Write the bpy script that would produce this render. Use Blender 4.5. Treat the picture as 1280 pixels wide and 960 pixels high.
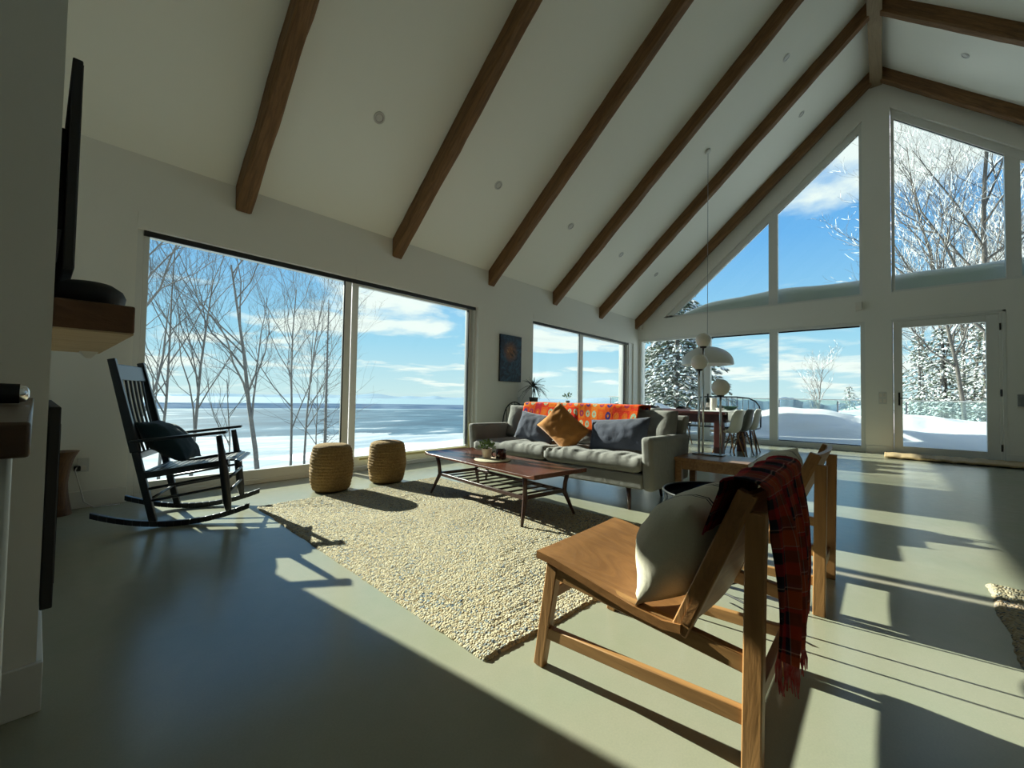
import bpy, bmesh, math, random
from mathutils import Vector, Matrix, Euler, noise
R = math.radians
sc = bpy.context.scene
for _o in list(bpy.data.objects): bpy.data.objects.remove(_o)
COL = sc.collection

# ------------------------------------------------------------------ camera
YAW, PITCH, ROLL = R(41.40987778), R(1.66785866), R(0.97296)
_f = Vector((math.cos(PITCH)*math.cos(YAW), math.cos(PITCH)*math.sin(YAW), math.sin(PITCH)))
_r = _f.cross(Vector((0, 0, 1))).normalized(); _u = _r.cross(_f)
_r2 = _r*math.cos(ROLL) + _u*math.sin(ROLL); _u2 = -_r*math.sin(ROLL) + _u*math.cos(ROLL)
cam_d = bpy.data.cameras.new('camera'); cam = bpy.data.objects.new('camera', cam_d); COL.objects.link(cam)
cam.matrix_world = Matrix(((_r2.x, _u2.x, -_f.x, 0), (_r2.y, _u2.y, -_f.y, 0), (_r2.z, _u2.z, -_f.z, 1.0), (0, 0, 0, 1)))
cam_d.sensor_width = 36; cam_d.lens = 525.518/1280*36; cam_d.clip_start = .02; cam_d.clip_end = 60000
sc.camera = cam

# ------------------------------------------------------------------ light
SUN_EL, SUN_AZ = R(22.5), R(95.3)          # azimuth measured from +X towards +Y
SUN_E = 14.0
SKY_S = 1.08
sun_d = bpy.data.lights.new('sun', 'SUN'); sun_d.energy = SUN_E; sun_d.angle = R(.53); sun_d.color = (1, .95, .85)
sun = bpy.data.objects.new('sun', sun_d); COL.objects.link(sun)
_s = Vector((math.cos(SUN_EL)*math.cos(SUN_AZ), math.cos(SUN_EL)*math.sin(SUN_AZ), math.sin(SUN_EL)))
sun.rotation_euler = _s.to_track_quat('Z', 'Y').to_euler(); sun.location = (0, 30, 20)
sc.view_settings.view_transform = 'Standard'; sc.view_settings.look = 'None'
sc.view_settings.gamma = 1; sc.view_settings.use_curve_mapping = False
sc.view_settings.exposure = 0.28
try:
    sc.cycles.use_denoising = True; sc.cycles.max_bounces = 7; sc.cycles.diffuse_bounces = 5
    sc.cycles.glossy_bounces = 3; sc.cycles.transparent_max_bounces = 12
    sc.cycles.caustics_reflective = False; sc.cycles.caustics_refractive = False
    sc.cycles.sample_clamp_indirect = 4
except Exception: pass

# ------------------------------------------------------------------ node helpers
class NT:
    def __init__(s, tree): s.t = tree; s.n = tree.nodes; s.l = tree.links
    def new(s, typ, **kw):
        nd = s.n.new(typ)
        for k, v in kw.items():
            if k.startswith('i_'):
                key = k[2:].replace('_', ' ')
                nd.inputs[key].default_value = v
            else: setattr(nd, k, v)
        return nd
    def link(s, a, b): s.l.new(a, b)
    def math(s, op, a, b=None, c=None, clamp=False):
        m = s.n.new('ShaderNodeMath'); m.operation = op; m.use_clamp = clamp
        for i, v in enumerate((a, b, c)):
            if v is None: continue
            if isinstance(v, (int, float)): m.inputs[i].default_value = v
            else: s.l.new(v, m.inputs[i])
        return m.outputs[0]
    def mix(s, fac, a, b, mode='MIX'):
        m = s.n.new('ShaderNodeMix'); m.data_type = 'RGBA'; m.blend_type = mode
        for idx, v in ((0, fac), (6, a), (7, b)):
            if isinstance(v, (int, float)): m.inputs[idx].default_value = v
            elif isinstance(v, tuple): m.inputs[idx].default_value = v if len(v) == 4 else (*v, 1)
            else: s.l.new(v, m.inputs[idx])
        return m.outputs[2]
    def ramp(s, fac, stops):
        r = s.n.new('ShaderNodeValToRGB'); s.l.new(fac, r.inputs[0])
        e = r.color_ramp.elements
        while len(e) < len(stops): e.new(.5)
        for i, (p, c) in enumerate(stops):
            e[i].position = p; e[i].color = (*c, 1) if len(c) == 3 else c
        return r.outputs[0]

w = bpy.data.worlds.new('sky_world'); sc.world = w; w.use_nodes = True
nt = NT(w.node_tree); w.node_tree.nodes.clear()
tc = nt.new('ShaderNodeTexCoord'); sep = nt.new('ShaderNodeSeparateXYZ'); nt.link(tc.outputs['Generated'], sep.inputs[0])
el = sep.outputs[2]
grad = nt.ramp(nt.math('MULTIPLY_ADD', el, .5, .5), [(0, (.60, .66, .72)), (.49, (.62, .70, .76)), (.502, (.60, .76, .82)), (.56, (.36, .64, .85)), (.66, (.16, .43, .84)), (.85, (.06, .22, .62)), (1, (.04, .16, .5))])
zc = nt.math('MAXIMUM', nt.math('ADD', el, .09), .02)
px = nt.math('DIVIDE', sep.outputs[0], zc); py = nt.math('DIVIDE', sep.outputs[1], zc)
cmb = nt.new('ShaderNodeCombineXYZ'); nt.link(px, cmb.inputs[0]); nt.link(py, cmb.inputs[1])
nz = nt.new('ShaderNodeTexNoise', i_Scale=.85, i_Detail=7.0, i_Roughness=.56, i_Distortion=.35)
nt.link(cmb.outputs[0], nz.inputs['Vector'])
mp = nt.new('ShaderNodeMapping'); mp.inputs['Location'].default_value = (3.1, 1.7, 0); nt.link(cmb.outputs[0], mp.inputs[0])
nz2 = nt.new('ShaderNodeTexNoise', i_Scale=.35, i_Detail=2.0); nt.link(mp.outputs[0], nz2.inputs['Vector'])
cl = nt.math('ADD', nz.outputs[0], nt.math('MULTIPLY', nt.math('SUBTRACT', nz2.outputs[0], .5), .5))
cf = nt.ramp(cl, [(.50, (0, 0, 0)), (.60, (1, 1, 1))])
low = nt.math('MULTIPLY', cf, nt.math('MULTIPLY_ADD', el, 30, .2, clamp=True))
ccol = nt.ramp(cl, [(.5, (.80, .86, .90)), (.64, (.95, .95, .93)), (.8, (.62, .67, .72))])
skyc = nt.mix(nt.math('MULTIPLY', low, .92), grad, ccol)
bg = nt.new('ShaderNodeBackground', i_Strength=SKY_S); nt.link(skyc, bg.inputs[0])
wo = nt.new('ShaderNodeOutputWorld'); nt.link(bg.outputs[0], wo.inputs[0])

# ------------------------------------------------------------------ materials
MATS = {}
def mat(name, col, rough=.6, metal=0, spec=.5, bump=None, var=None, fn=None, emit=None, trans=None, sss=None):
    """var=(scale, amount, colour2) noise mix; bump=(scale, strength, distance)"""
    if name in MATS: return MATS[name]
    m = bpy.data.materials.new(name); m.use_nodes = True; t = NT(m.node_tree)
    b = m.node_tree.nodes['Principled BSDF']
    b.inputs['Base Color'].default_value = (*col, 1); b.inputs['Roughness'].default_value = rough
    b.inputs['Metallic'].default_value = metal; b.inputs['Specular IOR Level'].default_value = spec
    if emit: b.inputs['Emission Color'].default_value = (*emit[0], 1); b.inputs['Emission Strength'].default_value = emit[1]
    tc = t.new('ShaderNodeTexCoord')
    if var:
        n = t.new('ShaderNodeTexNoise', i_Scale=var[0], i_Detail=4.0); t.link(tc.outputs['Object'], n.inputs['Vector'])
        f = t.ramp(n.outputs[0], [(.35, (0, 0, 0)), (.68, (1, 1, 1))])
        t.link(t.mix(t.math('MULTIPLY', f, var[1]), tuple(col), tuple(var[2])), b.inputs['Base Color'])
    if bump:
        n = t.new('ShaderNodeTexNoise', i_Scale=bump[0], i_Detail=3.0); t.link(tc.outputs['Object'], n.inputs['Vector'])
        bp = t.new('ShaderNodeBump', i_Strength=bump[1], i_Distance=bump[2]); t.link(n.outputs[0], bp.inputs['Height'])
        t.link(bp.outputs[0], b.inputs['Normal'])
    if fn: fn(t, b, tc)
    MATS[name] = m; return m

def wood(name, c1, c2, axis='Y', scale=7., rough=.45, stretch=.12, cracks=False, bump=.25):
    def fn(t, b, tc):
        mp = t.new('ShaderNodeMapping'); s = [1, 1, 1]; s['XYZ'.index(axis)] = stretch; mp.inputs['Scale'].default_value = s
        t.link(tc.outputs['Object'], mp.inputs[0])
        n = t.new('ShaderNodeTexNoise', i_Scale=scale, i_Detail=6.0, i_Roughness=.6, i_Distortion=.8); t.link(mp.outputs[0], n.inputs['Vector'])
        wv = t.new('ShaderNodeTexNoise', i_Scale=scale*9, i_Detail=3.0); t.link(mp.outputs[0], wv.inputs['Vector'])
        rings = t.math('FRACT', t.math('MULTIPLY', n.outputs[0], 7))
        rr = t.math('ABSOLUTE', t.math('SUBTRACT', rings, .5))
        f = t.math('ADD', t.math('MULTIPLY', rr, .9), t.math('MULTIPLY', wv.outputs[0], .55))
        c = t.mix(t.math('MULTIPLY', f, 1.0, clamp=True), tuple(c1), tuple(c2))
        if cracks:
            mp2 = t.new('ShaderNodeMapping'); s2 = [9, 9, 9]; s2['XYZ'.index(axis)] = .7; mp2.inputs['Scale'].default_value = s2
            t.link(tc.outputs['Object'], mp2.inputs[0])
            v = t.new('ShaderNodeTexNoise', i_Scale=1.4, i_Detail=5.0, i_Roughness=.7); t.link(mp2.outputs[0], v.inputs['Vector'])
            cr = t.ramp(v.outputs[0], [(.36, (1, 1, 1)), (.44, (0, 0, 0))])
            c = t.mix(t.math('MULTIPLY', cr, .6), c, (c1[0]*.25, c1[1]*.25, c1[2]*.25))
        t.link(c, b.inputs['Base Color'])
        bp = t.new('ShaderNodeBump', i_Strength=bump, i_Distance=.004 if not cracks else .012); t.link(f, bp.inputs['Height']); t.link(bp.outputs[0], b.inputs['Normal'])
    return mat(name, c1, rough, fn=fn)

M = {}
M['wall'] = mat('white_plaster', (.80, .79, .74), .85, bump=(60, .04, .002))
M['ceil'] = mat('ceiling_plaster', (.91, .91, .85), .9, bump=(50, .04, .002))
M['trimw'] = mat('white_trim', (.74, .73, .69), .5)
M['pvc'] = mat('window_frame_white', (.72, .72, .69), .4)
M['gasket'] = mat('black_gasket', (.012, .012, .014), .5)
M['black'] = mat('black_metal', (.012, .012, .013), .35)
M['blackmatt'] = mat('black_matt', (.010, .010, .011), .7)
M['blackpaint'] = mat('black_paint', (.010, .013, .018), .28)
M['chrome'] = mat('chrome', (.75, .75, .75), .18, metal=1)
M['steel'] = mat('dull_steel', (.35, .36, .38), .35, metal=1)
def conc(t, b, tc):
    n = t.new('ShaderNodeTexNoise', i_Scale=.9, i_Detail=5.0, i_Roughness=.6); t.link(tc.outputs['Object'], n.inputs['Vector'])
    n2 = t.new('ShaderNodeTexNoise', i_Scale=160.0, i_Detail=2.0); t.link(tc.outputs['Object'], n2.inputs['Vector'])
    n3 = t.new('ShaderNodeTexNoise', i_Scale=14.0, i_Detail=4.0); t.link(tc.outputs['Object'], n3.inputs['Vector'])
    c = t.ramp(n.outputs[0], [(.3, (.29, .32, .20)), (.5, (.34, .335, .235)), (.7, (.31, .34, .235))])
    c = t.mix(t.math('MULTIPLY', n2.outputs[0], .55), c, (.20, .205, .17))
    c = t.mix(t.math('MULTIPLY', n3.outputs[0], .35), c, (.38, .36, .29))
    t.link(c, b.inputs['Base Color'])
    t.link(t.math('MULTIPLY_ADD', n3.outputs[0], .10, .17), b.inputs['Roughness'])
    bp = t.new('ShaderNodeBump', i_Strength=.05, i_Distance=.002); t.link(n3.outputs[0], bp.inputs['Height']); t.link(bp.outputs[0], b.inputs['Normal'])
M['floor'] = mat('polished_concrete', (.33, .33, .27), .2, spec=.48, fn=conc)
M['beam'] = wood('hewn_beam_wood', (.27, .14, .055), (.11, .052, .019), 'Y', 6, .75, .10, cracks=True, bump=.5)
M['beamx'] = wood('hewn_ridge_wood', (.34, .25, .15), (.20, .14, .08), 'X', 5, .75, .10, cracks=True, bump=.5)
M['teak'] = wood('warm_teak_y', (.42, .20, .07), (.24, .105, .035), 'Y', 5, .38, .22)
M['oak'] = wood('light_oak_z', (.44, .22, .075), (.25, .115, .04), 'Z', 6, .45, .1)
M['oaky'] = wood('light_oak_y', (.46, .24, .085), (.27, .13, .045), 'Y', 6, .45, .1)
M['oakx'] = wood('light_oak_x', (.40, .19, .065), (.22, .10, .035), 'X', 6, .45, .1)
M['walnut'] = wood('walnut_y', (.14, .045, .025), (.07, .022, .012), 'Y', 6, .25, .12)
M['walnutd'] = wood('walnut_dark', (.055, .02, .013), (.03, .011, .008), 'Z', 6, .35, .12)
M['mahog'] = wood('mahogany_red', (.10, .022, .018), (.05, .012, .010), 'Z', 6, .35, .12)
M['pine'] = wood('acacia_bench', (.36, .19, .08), (.17, .075, .03), 'X', 6, .35, .15)
M['mantel'] = wood('mantel_wood', (.15, .07, .03), (.07, .03, .012), 'X', 7, .7, .2, cracks=True, bump=.4)
M['mantelb'] = wood('mantel_pale', (.55, .42, .26), (.42, .30, .17), 'X', 5, .8, .2, cracks=True, bump=.3)
M['log'] = wood('log_wood', (.17, .075, .02), (.06, .022, .008), 'Z', 9, .6, .3, cracks=True)
def fabric(name, col, col2, sc_=420, bumps=.4, rough=.95, var=.6, lump=None):
    def fn(t, b, tc):
        n = t.new('ShaderNodeTexNoise', i_Scale=float(sc_), i_Detail=2.0); t.link(tc.outputs['Object'], n.inputs['Vector'])
        n2 = t.new('ShaderNodeTexNoise', i_Scale=12.0, i_Detail=4.0); t.link(tc.outputs['Object'], n2.inputs['Vector'])
        f = t.math('MULTIPLY_ADD', n2.outputs[0], .5, t.math('MULTIPLY', n.outputs[0], .6), clamp=True)
        t.link(t.mix(t.math('MULTIPLY', f, var), tuple(col), tuple(col2)), b.inputs['Base Color'])
        bp = t.new('ShaderNodeBump', i_Strength=bumps, i_Distance=.003); t.link(n.outputs[0], bp.inputs['Height'])
        b1 = t.new('ShaderNodeBump', i_Strength=.35, i_Distance=.02)
        n3 = t.new('ShaderNodeTexNoise', i_Scale=float(lump or 9), i_Detail=3.0, i_Distortion=.8); t.link(tc.outputs['Object'], n3.inputs['Vector'])
        t.link(n3.outputs[0], b1.inputs['Height']); t.link(bp.outputs[0], b1.inputs['Normal']); t.link(b1.outputs[0], b.inputs['Normal'])
        b.inputs['Sheen Weight'].default_value = .15
    return mat(name, col, rough, spec=.15, fn=fn)
M['sofa'] = fabric('sofa_grey', (.26, .255, .235), (.16, .16, .148))
M['char'] = fabric('charcoal_cushion', (.085, .095, .13), (.035, .04, .06), 260)
M['tan'] = fabric('tan_velvet', (.50, .22, .06), (.30, .11, .025), 200, lump=6)
M['teal'] = fabric('dark_teal_cushion', (.018, .045, .058), (.010, .022, .030), 300)
def cream(t, b, tc):
    sx = t.new('ShaderNodeSeparateXYZ'); t.link(tc.outputs['Object'], sx.inputs[0])
    a = t.math('ABSOLUTE', sx.outputs[0])
    f = t.math('LESS_THAN', t.math('ABSOLUTE', t.math('SUBTRACT', a, .105)), .006)
    f2 = t.math('LESS_THAN', t.math('ABSOLUTE', t.math('SUBTRACT', a, .128)), .004)
    ff = t.math('ADD', f, f2, clamp=True)
    n = t.new('ShaderNodeTexNoise', i_Scale=300.0); t.link(tc.outputs['Object'], n.inputs['Vector'])
    c = t.mix(n.outputs[0], (.66, .62, .50), (.52, .48, .38))
    t.link(t.mix(ff, c, (.02, .022, .035)), b.inputs['Base Color'])
    bp = t.new('ShaderNodeBump', i_Strength=.4, i_Distance=.015)
    n3 = t.new('ShaderNodeTexNoise', i_Scale=9.0, i_Detail=4.0, i_Distortion=1.0); t.link(tc.outputs['Object'], n3.inputs['Vector']); t.link(n3.outputs[0], bp.inputs['Height']); t.link(bp.outputs[0], b.inputs['Normal'])
M['cream'] = mat('cream_linen_striped', (.62, .58, .46), .95, spec=.1, fn=cream)
M['snow'] = mat('snow', (.80, .82, .83), .7, spec=.3, bump=(9, .25, .03))
M['glob'] = mat('opal_glass', (.80, .77, .70), .25)
M['shade'] = mat('white_enamel', (.72, .72, .69), .35)
M['plast'] = mat('white_plastic_shell', (.70, .70, .66), .35)
M['plastg'] = mat('grey_plastic_shell', (.11, .115, .11), .4)
M['plastb'] = mat('black_plastic_shell', (.015, .015, .016), .4)
M['cloth'] = mat('white_cloth', (.70, .70, .68), .9, bump=(30, .3, .01))
M['bottle'] = mat('bottle_green_glass', (.010, .022, .010), .08, spec=.8)
M['ceram'] = mat('white_ceramic', (.72, .68, .62), .3)
M['pinkpot'] = mat('glazed_pot', (.62, .48, .40), .35, var=(20, .6, (.75, .72, .66)))
M['mug'] = mat('dark_red_glass', (.045, .008, .008), .12, spec=.7)
M['coast'] = mat('woven_cream', (.62, .55, .38), .9, bump=(180, .5, .003))
M['leaf'] = mat('green_leaf', (.10, .20, .035), .5, var=(15, .6, (.22, .30, .08)))
M['leafd'] = mat('dark_leaf', (.030, .045, .028), .45, var=(15, .5, (.06, .05, .05)))
M['soil'] = mat('soil', (.03, .02, .012), .95)
M['bark'] = mat('grey_bark', (.15, .14, .13), .9, var=(6, .6, (.26, .25, .23)), bump=(30, .5, .02))
M['barkd'] = mat('dark_bark', (.075, .065, .055), .95, var=(8, .6, (.15, .14, .13)), bump=(30, .5, .02))
M['needle'] = mat('spruce_needles', (.09, .12, .08), .9, var=(2, .7, (.18, .21, .15)))
M['mat'] = mat('straw_mat', (.50, .36, .19), .95, var=(30, .7, (.34, .24, .13)), bump=(90, .7, .01))
M['outlet'] = mat('outlet_plastic', (.62, .62, .60), .4)
M['deck'] = mat('deck_boards', (.20, .16, .12), .8)
M['foam'] = mat('yellow_foam_strip', (.60, .50, .22), .9, bump=(40, .8, .01))
M['book'] = mat('dark_slate_cover', (.05, .055, .065), .3)
M['tray'] = mat('blue_black_tray', (.05, .07, .10), .07, metal=.9, spec=.9)
M['blue'] = mat('panel_cream', (.5, .47, .4), .6)
M['fire'] = mat('fire_glass', (.006, .006, .007), .12)

def glassm(t, b, tc):
    tr = t.new('ShaderNodeBsdfTransparent'); tr.inputs[0].default_value = (.88, .93, .90, 1)
    gl = t.new('ShaderNodeBsdfGlossy', i_Roughness=.0); lw = t.new('ShaderNodeLayerWeight', i_Blend=.5)
    p = t.math('POWER', lw.outputs['Facing'], 5.0)
    f = t.math('MULTIPLY_ADD', p, .35, .012)
    mx = t.new('ShaderNodeMixShader'); t.link(f, mx.inputs[0]); t.link(tr.outputs[0], mx.inputs[1]); t.link(gl.outputs[0], mx.inputs[2])
    out = [n for n in t.n if n.type == 'OUTPUT_MATERIAL'][0]; t.link(mx.outputs[0], out.inputs[0])
M['glass'] = mat('window_glass', (1, 1, 1), 0, fn=glassm)
def glass2(t, b, tc):
    tr = t.new('ShaderNodeBsdfTransparent'); tr.inputs[0].default_value = (.84, .93, .90, 1)
    gl = t.new('ShaderNodeBsdfDiffuse'); gl.inputs[0].default_value = (.8, .85, .85, 1)
    mx = t.new('ShaderNodeMixShader', ); mx.inputs[0].default_value = .18; t.link(tr.outputs[0], mx.inputs[1]); t.link(gl.outputs[0], mx.inputs[2])
    out = [n for n in t.n if n.type == 'OUTPUT_MATERIAL'][0]; t.link(mx.outputs[0], out.inputs[0])
M['frosty'] = mat('frosty_rail_glass', (1, 1, 1), 0, fn=glass2)

def jute(t, b, tc):
    v = t.new('ShaderNodeTexVoronoi', i_Scale=100.0); t.link(tc.outputs['Object'], v.inputs['Vector'])
    sx = t.new('ShaderNodeSeparateColor'); t.link(v.outputs['Color'], sx.inputs[0])
    c = t.ramp(sx.outputs[0], [(0, (.40, .34, .22)), (.35, (.48, .42, .29)), (.6, (.32, .24, .14)), (.72, (.20, .24, .26)), (.86, (.06, .09, .13)), (.91, (.48, .41, .29))])
    t.n[c.node.name].color_ramp.interpolation = 'CONSTANT'
    n = t.new('ShaderNodeTexNoise', i_Scale=3.0, i_Detail=3.0); t.link(tc.outputs['Object'], n.inputs['Vector'])
    c = t.mix(t.ramp(n.outputs[0], [(.42, (.35, .35, .35)), (.62, (0, 0, 0))]), c, (.48, .42, .29))
    t.link(c, b.inputs['Base Color'])
    bp = t.new('ShaderNodeBump', i_Strength=1.0, i_Distance=.008, invert=True); t.link(v.outputs['Distance'], bp.inputs['Height']); t.link(bp.outputs[0], b.inputs['Normal'])
M['jute'] = mat('braided_jute', (.6, .5, .35), .95, spec=.1, fn=jute)
def rope(t, b, tc):
    mp = t.new('ShaderNodeMapping'); mp.inputs['Scale'].default_value = (1, 1, 1); t.link(tc.outputs['Object'], mp.inputs[0])
    v = t.new('ShaderNodeTexNoise', i_Scale=70.0, i_Detail=3.0); t.link(mp.outputs[0], v.inputs['Vector'])
    t.link(t.mix(v.outputs[0], (.40, .26, .105), (.12, .065, .022)), b.inputs['Base Color'])
    bp = t.new('ShaderNodeBump', i_Strength=.9, i_Distance=.008); t.link(v.outputs[0], bp.inputs['Height']); t.link(bp.outputs[0], b.inputs['Normal'])
M['rope'] = mat('seagrass_rope', (.4, .28, .13), .9, spec=.2, fn=rope)

def granny(t, b, tc):
    mp = t.new('ShaderNodeMapping'); mp.inputs['Scale'].default_value = (17, 7, 1); t.link(tc.outputs['UV'], mp.inputs[0])
    fr = t.new('ShaderNodeVectorMath', operation='FRACTION'); t.link(mp.outputs[0], fr.inputs[0])
    fl = t.new('ShaderNodeVectorMath', operation='FLOOR'); t.link(mp.outputs[0], fl.inputs[0])
    sb = t.new('ShaderNodeVectorMath', operation='SUBTRACT'); t.link(fr.outputs[0], sb.inputs[0]); sb.inputs[1].default_value = (.5, .5, 0)
    ln = t.new('ShaderNodeVectorMath', operation='LENGTH'); t.link(sb.outputs[0], ln.inputs[0])
    wn = t.new('ShaderNodeTexWhiteNoise'); t.link(fl.outputs[0], wn.inputs['Vector'])
    cen = t.ramp(wn.outputs['Value'], [(0, (.40, .52, .36)), (.25, (.08, .05, .22)), (.42, (.75, .16, .02)), (.55, (.45, .05, .12)), (.68, (.55, .58, .36)), (.85, (.62, .10, .02))])
    t.n[cen.node.name].color_ramp.interpolation = 'CONSTANT'
    wn2 = t.new('ShaderNodeTexWhiteNoise'); wn2.noise_dimensions = '4D'; wn2.inputs['W'].default_value = 7; t.link(fl.outputs[0], wn2.inputs['Vector'])
    base = t.ramp(wn2.outputs['Value'], [(0, (.78, .11, .015)), (.45, (.72, .05, .02)), (.75, (.80, .20, .02)), (.92, (.62, .03, .04))])
    t.n[base.node.name].color_ramp.interpolation = 'CONSTANT'
    c = t.mix(t.math('LESS_THAN', ln.outputs['Value'], .33), base, cen)
    c = t.mix(t.math('LESS_THAN', ln.outputs['Value'], .12), c, (.72, .18, .03))
    sv = t.new('ShaderNodeSeparateXYZ'); t.link(tc.outputs['UV'], sv.inputs[0])
    edge = t.math('GREATER_THAN', sv.outputs[1], .955)
    c = t.mix(t.math('MULTIPLY', edge, t.math('GREATER_THAN', sv.outputs[0], .55)), c, (.72, .62, .04))
    t.link(c, b.inputs['Base Color'])
    n = t.new('ShaderNodeTexNoise', i_Scale=90.0); t.link(tc.outputs['Object'], n.inputs['Vector'])
    bp = t.new('ShaderNodeBump', i_Strength=.6, i_Distance=.01); t.link(n.outputs[0], bp.inputs['Height']); t.link(bp.outputs[0], b.inputs['Normal'])
M['granny'] = mat('crochet_squares', (.8, .15, .02), .95, spec=.1, fn=granny)
def plaid(t, b, tc):
    sv = t.new('ShaderNodeSeparateXYZ'); t.link(tc.outputs['UV'], sv.inputs[0])
    def band(o, n, stops):
        f = t.math('FRACT', t.math('MULTIPLY', o, n)); r = t.ramp(f, stops); t.n[r.node.name].color_ramp.interpolation = 'CONSTANT'; return r
    RED, ORG, BLK, NAV, WHT = (.30, .010, .013), (.34, .055, .016), (.012, .008, .012), (.02, .015, .035), (.36, .24, .20)
    a = band(sv.outputs[0], 3.3, [(0, BLK), (.16, RED), (.30, NAV), (.36, WHT), (.375, ORG), (.60, WHT), (.615, ORG), (.70, RED), (.82, BLK)])
    c = band(sv.outputs[1], 4.6, [(0, RED), (.20, BLK), (.34, NAV), (.40, WHT), (.42, BLK), (.46, ORG), (.72, WHT), (.735, RED), (.80, BLK)])
    x = t.mix(.5, a, c)
    t.link(x, b.inputs['Base Color'])
    n = t.new('ShaderNodeTexNoise', i_Scale=400.0); t.link(tc.outputs['Object'], n.inputs['Vector'])
    bp = t.new('ShaderNodeBump', i_Strength=.4, i_Distance=.003); t.link(n.outputs[0], bp.inputs['Height']); t.link(bp.outputs[0], b.inputs['Normal'])
M['plaid'] = mat('plaid_wool', (.3, .02, .02), .95, spec=.1, fn=plaid)
M['fringe'] = mat('red_fringe', (.32, .012, .015), .95, spec=.1, var=(25, .7, (.42, .22, .20)))
M['fringew'] = mat('pale_fringe', (.45, .33, .30), .95, spec=.1)
def paint(t, b, tc):
    g = t.new('ShaderNodeTexCoord'); mp = t.new('ShaderNodeMapping'); mp.inputs['Location'].default_value = (.02, 0, -.12); t.link(tc.outputs['Object'], mp.inputs[0])
    n = t.new('ShaderNodeTexNoise', i_Scale=5.0, i_Detail=5.0, i_Distortion=2.5); t.link(tc.outputs['Object'], n.inputs['Vector'])
    ln = t.new('ShaderNodeVectorMath', operation='LENGTH'); t.link(mp.outputs[0], ln.inputs[0])
    base = t.ramp(n.outputs[0], [(.3, (.006, .010, .022)), (.5, (.012, .035, .075)), (.6, (.03, .10, .17)), (.68, (.01, .02, .04))])
    hot = t.ramp(n.outputs[0], [(.35, (.03, .015, .01)), (.48, (.32, .13, .05)), (.56, (.10, .04, .02)), (.64, (.50, .24, .10)), (.7, (.04, .03, .04))])
    f = t.ramp(ln.outputs['Value'], [(.08, (1, 1, 1)), (.21, (0, 0, 0))])
    t.link(t.mix(f, base, hot), b.inputs['Base Color'])
M['paint'] = mat('painted_canvas', (.02, .04, .08), .6, fn=paint)
def valley(t, b, tc):
    g = t.new('ShaderNodeNewGeometry'); sx = t.new('ShaderNodeSeparateXYZ'); t.link(g.outputs['Position'], sx.inputs[0])
    mp = t.new('ShaderNodeMapping'); mp.inputs['Scale'].default_value = (.0022, .0042, 1); mp.inputs['Rotation'].default_value = (0, 0, R(-35)); t.link(g.outputs['Position'], mp.inputs[0])
    n = t.new('ShaderNodeTexNoise', i_Scale=1.0, i_Detail=7.0, i_Roughness=.62); t.link(mp.outputs[0], n.inputs['Vector'])
    fl = t.ramp(n.outputs[0], [(.44, (.46, .48, .49)), (.52, (.33, .40, .45)), (.60, (.48, .50, .51)), (.66, (.27, .35, .41))])
    fo = t.ramp(n.outputs[0], [(.40, (.035, .085, .13)), (.54, (.055, .125, .18)), (.61, (.11, .19, .25)), (.66, (.40, .44, .46))])  # forest band, with blue distance haze mixed into its colour
    mp2 = t.new('ShaderNodeMapping'); mp2.inputs['Scale'].default_value = (.006, .018, 1); mp2.inputs['Rotation'].default_value = (0, 0, R(-35)); t.link(g.outputs['Position'], mp2.inputs[0])
    nb_ = t.new('ShaderNodeTexNoise', i_Scale=1.0, i_Detail=7.0, i_Roughness=.7, i_Distortion=.6); t.link(mp2.outputs[0], nb_.inputs['Vector'])
    fl = t.mix(t.ramp(nb_.outputs[0], [(.44, (0, 0, 0)), (.62, (.85, .85, .85))]), fl, (.22, .30, .35))
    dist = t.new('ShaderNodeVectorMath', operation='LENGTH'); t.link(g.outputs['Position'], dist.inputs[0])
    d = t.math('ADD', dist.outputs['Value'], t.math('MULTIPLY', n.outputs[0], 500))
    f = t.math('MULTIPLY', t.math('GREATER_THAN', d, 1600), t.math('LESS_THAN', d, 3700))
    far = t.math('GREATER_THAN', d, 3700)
    c = t.mix(f, fl, fo); c = t.mix(far, c, (.22, .33, .38))  # farthest ground gets a flat pale haze colour
    t.link(c, b.inputs['Base Color'])
M['valley'] = mat('valley_snow_and_hazed_forest', (.8, .85, .9), .9, spec=.1, fn=valley)
def field(t, b, tc):
    g = t.new('ShaderNodeNewGeometry'); mp = t.new('ShaderNodeMapping'); mp.inputs['Scale'].default_value = (.05, .13, .05); mp.inputs['Rotation'].default_value = (0, 0, R(-35)); t.link(g.outputs['Position'], mp.inputs[0])
    n = t.new('ShaderNodeTexNoise', i_Scale=1.0, i_Detail=8.0, i_Roughness=.68, i_Distortion=.7); t.link(mp.outputs[0], n.inputs['Vector'])
    t.link(t.ramp(n.outputs[0], [(.36, (.31, .325, .33)), (.46, (.22, .25, .275)), (.52, (.14, .18, .21)), (.58, (.31, .325, .33)), (.65, (.11, .135, .15))]), b.inputs['Base Color'])
M['field'] = mat('snowy_brush_field', (.5, .52, .55), .9, spec=.1, fn=field)
M['hills'] = mat('wooded_hills_haze_tint', (.08, .13, .20), .95, spec=.0, var=(.004, .8, (.18, .24, .31)))  # woodland colour with blue aerial haze painted in
M['hillsf'] = mat('far_hills_haze_tint', (.24, .34, .42), .95, spec=.0, var=(.002, .8, (.34, .42, .47)))  # paler still: distance haze is part of this base colour

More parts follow.
